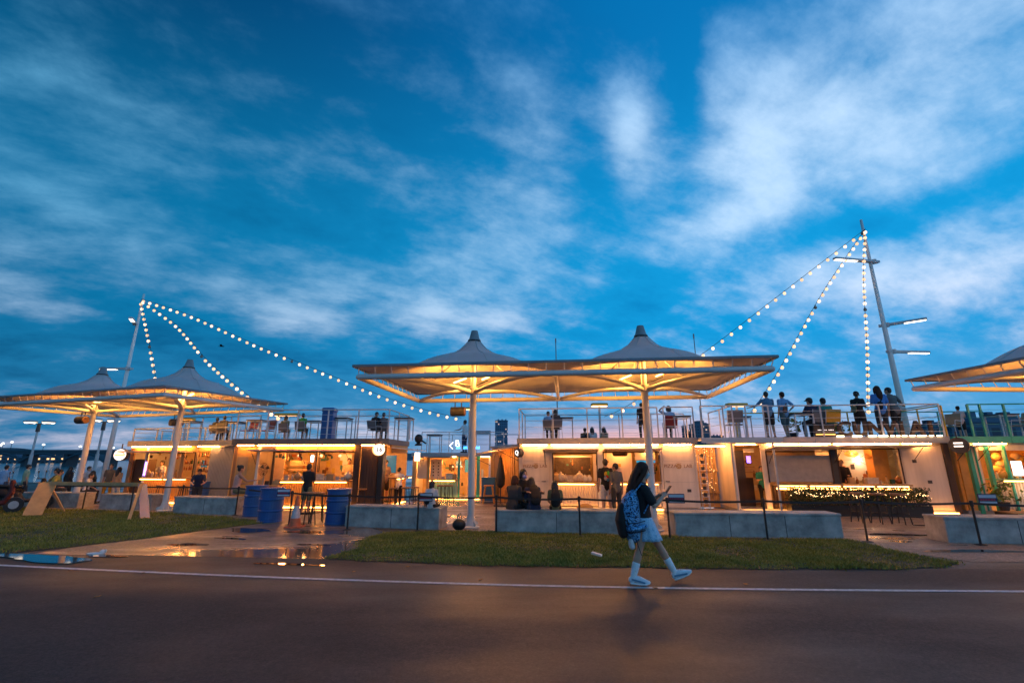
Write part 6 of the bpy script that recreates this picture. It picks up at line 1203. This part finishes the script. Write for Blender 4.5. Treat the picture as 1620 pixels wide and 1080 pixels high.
# ------------------------------------------------------------------ far bank, bridge, towers
def window_mat(name, wall, lit_c, sx_, sz_, amount, estr):
    mt = bpy.data.materials.new(name); mt.use_nodes = True; nt = mt.node_tree; b = nt.nodes['Principled BSDF']; N = nt.nodes.new; L = nt.links.new
    tc = N('ShaderNodeTexCoord'); sp = N('ShaderNodeSeparateXYZ'); L(tc.outputs['Object'], sp.inputs[0])
    def m(op, a, c):
        n = N('ShaderNodeMath'); n.operation = op
        for i, q in enumerate((a, c)):
            if isinstance(q, (int, float)): n.inputs[i].default_value = q
            else: L(q, n.inputs[i])
        return n.outputs[0]
    u = m('DIVIDE', m('ADD', sp.outputs[0], sp.outputs[1]), sx_); v = m('DIVIDE', sp.outputs[2], sz_)
    cb = N('ShaderNodeCombineXYZ'); L(m('FLOOR', u, 0), cb.inputs[0]); L(m('FLOOR', v, 0), cb.inputs[1]); wn = N('ShaderNodeTexWhiteNoise'); L(cb.outputs[0], wn.inputs['Vector'])
    fu = m('FRACT', u, 0); fv = m('FRACT', v, 0); ins = m('MULTIPLY', m('MULTIPLY', m('GREATER_THAN', fu, .25), m('LESS_THAN', fu, .8)), m('MULTIPLY', m('GREATER_THAN', fv, .3), m('LESS_THAN', fv, .8)))
    on = m('MULTIPLY', ins, m('GREATER_THAN', wn.outputs[0], 1-amount)); mx = N('ShaderNodeMix'); mx.data_type = 'RGBA'; L(ins, mx.inputs[0]); mx.inputs[6].default_value = wall+(1,); mx.inputs[7].default_value = tuple(c*.45 for c in wall)+(1,); L(mx.outputs[2], b.inputs['Base Color'])
    b.inputs['Emission Color'].default_value = lit_c+(1,); L(m('MULTIPLY', on, estr), b.inputs['Emission Strength']); b.inputs['Roughness'].default_value = .6; return mt
M_TOW = window_mat('tower_facade', (.05, .16, .27), (1, .7, .5), 2.4, 3.2, .14, .7); M_TOW2 = window_mat('dark_tower_facade', (.03, .11, .18), (1, .75, .5), 4, 4.5, .06, .7)
def building(px0, px1, pyt, Y, label, m_, depth=.8, steps=()):
    a = W(px0, 700, Y); b = W(px1, 700, Y); top_ = W((px0+px1)/2, pyt, Y).z; w = b.x-a.x; t = thing('tower_block', label, 'building', ((a.x+b.x)/2, Y, -3.2)); H_ = top_+3.2
    o = MB(); o.box(-w/2, w/2, 0, w*depth, 0, H_); bd_ = o.build('facade', m_, t); o = MB(); o.box(-w/2-.3, w/2+.3, -.3, w*depth+.3, H_+.01, H_+1.2); o.build('parapet', M_TOW_P, t)
    for (u0, u1, pz) in steps: o = MB(); z1 = W((px0+px1)/2, pz, Y).z+3.2; o.box(-w/2+w*u0, -w/2+w*u1, w*.1, w*depth*.8, H_+1.21, z1); o.build('setback', m_, t)
    for k in range(3): o = MB(); x = -w*.3+w*.3*k; o.box(x, x+w*.1, w*.2, w*.35, H_+1.205, H_+3); o.build('roof_plant', M_TOW_P, t)
    for q in range(int(H_/9)): o = MB(); o.box(-w/2-.15, w/2+.15, -.25, -.02, 9*q+8, 9*q+8.6); o.build('floor_band', M_TOW_P, bd_)
M_TOW_P = mat('tower_trim', (.04, .13, .21), .7, var=.1)
building(783, 803, 666, 620, 'tall blue-grey tower with scattered lit windows beyond the river', M_TOW, steps=((.1, .9, 664),)); building(1100, 1126, 671, 700, 'broad dark tower block beyond the roof walk', M_TOW2, steps=((.25, .7, 665),)); building(1086, 1099, 683, 720, 'lower dark block left of the broad tower', M_TOW2); building(1128, 1146, 690, 720, 'low dark block right of the broad tower', M_TOW2); building(1082, 1088, 675, 690, 'slim dark tower beside the maroon chair', M_TOW2)
building(1545, 1640, 668, 120, 'wide dark blue riverside block beyond the teal terrace', M_TOW2, .3, ((.45, .9, 655),)); building(1470, 1500, 672, 420, 'dark block beyond the bar roof corner', M_TOW2, .5, ((.2, .6, 664),)); building(1425, 1470, 680, 460, 'low dark block behind the lamp pole', M_TOW2, .5); building(1510, 1545, 676, 400, 'mid-height dark block behind the woman in pale pink', M_TOW2, .5)
br = thing('river_bridge', 'long dark girder bridge with arches crossing the river', 'bridge', (0, 300, 0)); M_BRG = mat('bridge_steel', (.02, .07, .10), .7, var=.2)
xa, xb = W(-60, 714, 300).x, W(330, 722, 300).x; zb = W(60, 714, 300).z
o = MB(); o.box(xa, xb, 0, 10, zb-1.6, zb); o.build('girder', M_BRG, br); o = MB(); o.box(xa, xb, -.4, -.1, zb+.01, zb+1.1); o.build('parapet', M_BRG, br)
for k in range(6):
    x = xa+(xb-xa)*(k+.5)/6; o = MB(); o.box(x-1.2, x+1.2, 1, 9, -4, zb-1.61); o.build('pier', M_BRG, br); sp_ = (xb-xa)/6; o = MB(); o.sweep([(x+sp_*u, -.6, zb-1.2-6*(2*u-1)**2*.8) for u in [q/10 for q in range(11)]], [.7]*11, n=6); o.build('arch', M_BRG, br)
for px, py in ((2, 704), (6, 701), (20, 699), (70, 703), (128, 706), (180, 708), (224, 711)):
    q = W(px, py, 301); o = MB(); o.cyl((q.x, 0.8, zb), (q.x, .8, q.z), .15, n=6); l_ = o.build('bridge_lamp', M_BRG, br); o = MB(); o.ball((q.x, .6, q.z), (.95, .5, .55), 8, 5); o.build('lamp_head', lit('bridge_glow', (1, .95, .85), 3), l_)
M_SHOP = window_mat('shore_facade', (.03, .10, .15), (1, .6, .25), 5, 3.4, .35, 1.6)
for i, (px0, px1, py, Y) in enumerate(((60, 82, 722, 520), (84, 104, 719, 540), (110, 135, 724, 560), (-10, 30, 720, 540), (20, 50, 724, 500))): building(px0, px1, py, Y, ['low lit block left of the tallest shore block', 'tallest low shore block with warm windows', 'low shore block right of the tallest one', 'wide dark shore block at the bridge end', 'short shore block below the bridge lamps'][i], M_SHOP, .4)
p = W(350, 548, 40); t = thing('bird', 'small dark bird gliding between two bulb strings', 'bird', p, R(20)); o = MB(); o.sweep([(-.22, 0, 0), (0, 0, .02), (.18, 0, .03), (.24, 0, .02)], [.012, .05, .04, .015], n=8); o.build('body', C_BLK, t)
for s_ in (-1, 1): o = MB(); o.add([(.08, s_*.03, .03), (-.08, s_*.03, .03), (-.10, s_*.26, .14), (.02, s_*.52, .08), (.09, s_*.24, .15)], [(0, 1, 2, 4), (4, 2, 3)]); w_ = o.build('wing', C_BLK, t); m_ = w_.modifiers.new('thick', 'SOLIDIFY'); m_.thickness = .008
# ------------------------------------------------------------------ grass
def in_poly(x, y, P_):
    c = False; j = len(P_)-1
    for i in range(len(P_)):
        if (P_[i][1] > y) != (P_[j][1] > y) and x < (P_[j][0]-P_[i][0])*(y-P_[i][1])/(P_[j][1]-P_[i][1])+P_[i][0]: c = not c
        j = i
    return c
def grass(poly, n, bounds, label, seed, hm):
    rd = random.Random(seed); mb = MB(); k = 0
    from mathutils import noise as nz
    while k < n:
        x = rd.uniform(bounds[0], bounds[1]); y = rd.uniform(bounds[2], bounds[3])
        if not in_poly(x+rd.gauss(0, .05), y+rd.gauss(0, .04), poly): continue
        d = nz.noise(Vector((x*.9, y*.9, 0)))+.5*nz.noise(Vector((x*3.1, y*3.1, 4)))
        if rd.random() > .62+.6*d: continue
        h = hm*(.55+.5*rd.random())*(1+.55*d); a = rd.uniform(0, 6.28); w = rd.uniform(.006, .012); lx, ly = rd.gauss(0, .4)*h, rd.gauss(0, .4)*h; c, s_ = math.cos(a)*w, math.sin(a)*w
        mb.v += [(x-c, y-s_, .012), (x+c, y+s_, .012), (x+lx*.4+c*.6, y+ly*.4+s_*.6, h*.6), (x+lx, y+ly, h)]; q = len(mb.v); mb.f += [(q-4, q-3, q-2), (q-4, q-2, q-1)]; k += 1
    me = bpy.data.meshes.new('grass'); me.from_pydata(mb.v, [], mb.f); me.materials.append(M_GRASS); o = bpy.data.objects.new('grass', me); COL.objects.link(o); return tag(o, label, 'grass', kind='stuff')
def grass_mat():
    mt = bpy.data.materials.new('grass_blades'); mt.use_nodes = True; nt = mt.node_tree; b = nt.nodes['Principled BSDF']; N = nt.nodes.new; L = nt.links.new; tc = N('ShaderNodeTexCoord')
    a = N('ShaderNodeTexNoise'); a.inputs['Scale'].default_value = 1.6; a.inputs['Detail'].default_value = 8; a.inputs['Roughness'].default_value = .8; L(tc.outputs['Object'], a.inputs['Vector']); r = N('ShaderNodeValToRGB'); e = r.color_ramp.elements; e[0].position = .32; e[0].color = (.10, .12, .018, 1); e[1].position = .68; e[1].color = (.42, .31, .06, 1); q = e.new(.5); q.color = (.22, .22, .03, 1); L(a.outputs[0], r.inputs[0]); L(r.outputs[0], b.inputs['Base Color']); b.inputs['Roughness'].default_value = .7; return mt
M_GRASS = grass_mat()
grass(VERGE_R, 62000, (-3.5, 7.4, 7.4, 11.7), 'rough short grass on the verge beside the walking woman', 11, .055); grass(VERGE_L, 60000, (-22, -6, 8.7, 18.5), 'rough short grass on the verge around the barricade', 12, .07)

# fallen leaves on the path
M_FALL = mat('dry_leaf', (.30, .16, .05), .7, var=.3)
for i, (px, py) in enumerate(((113, 903), (226, 907), (645, 897), (1037, 931), (153, 945), (560, 905), (1180, 925), (760, 918))):
    rd = random.Random(i); o = MB(); a = .035+.02*rd.random(); o.add([(-a, 0, .006), (-a*.3, -a*.5, .012), (a*.6, -a*.35, .008), (a, 0, .02), (a*.5, a*.4, .010), (-a*.3, a*.5, .016)], [(0, 1, 2, 3), (0, 3, 4, 5)]); l_ = o.build('fallen_leaf', M_FALL); l_.location = G(px, py); l_.location.z = .006; l_.rotation_euler = (0, 0, rd.uniform(0, 6))
    m_ = l_.modifiers.new('thick', 'SOLIDIFY'); m_.thickness = .003; tag(l_, 'small dry leaf lying on the asphalt path', 'leaf', 'dry leaves scattered on the path')
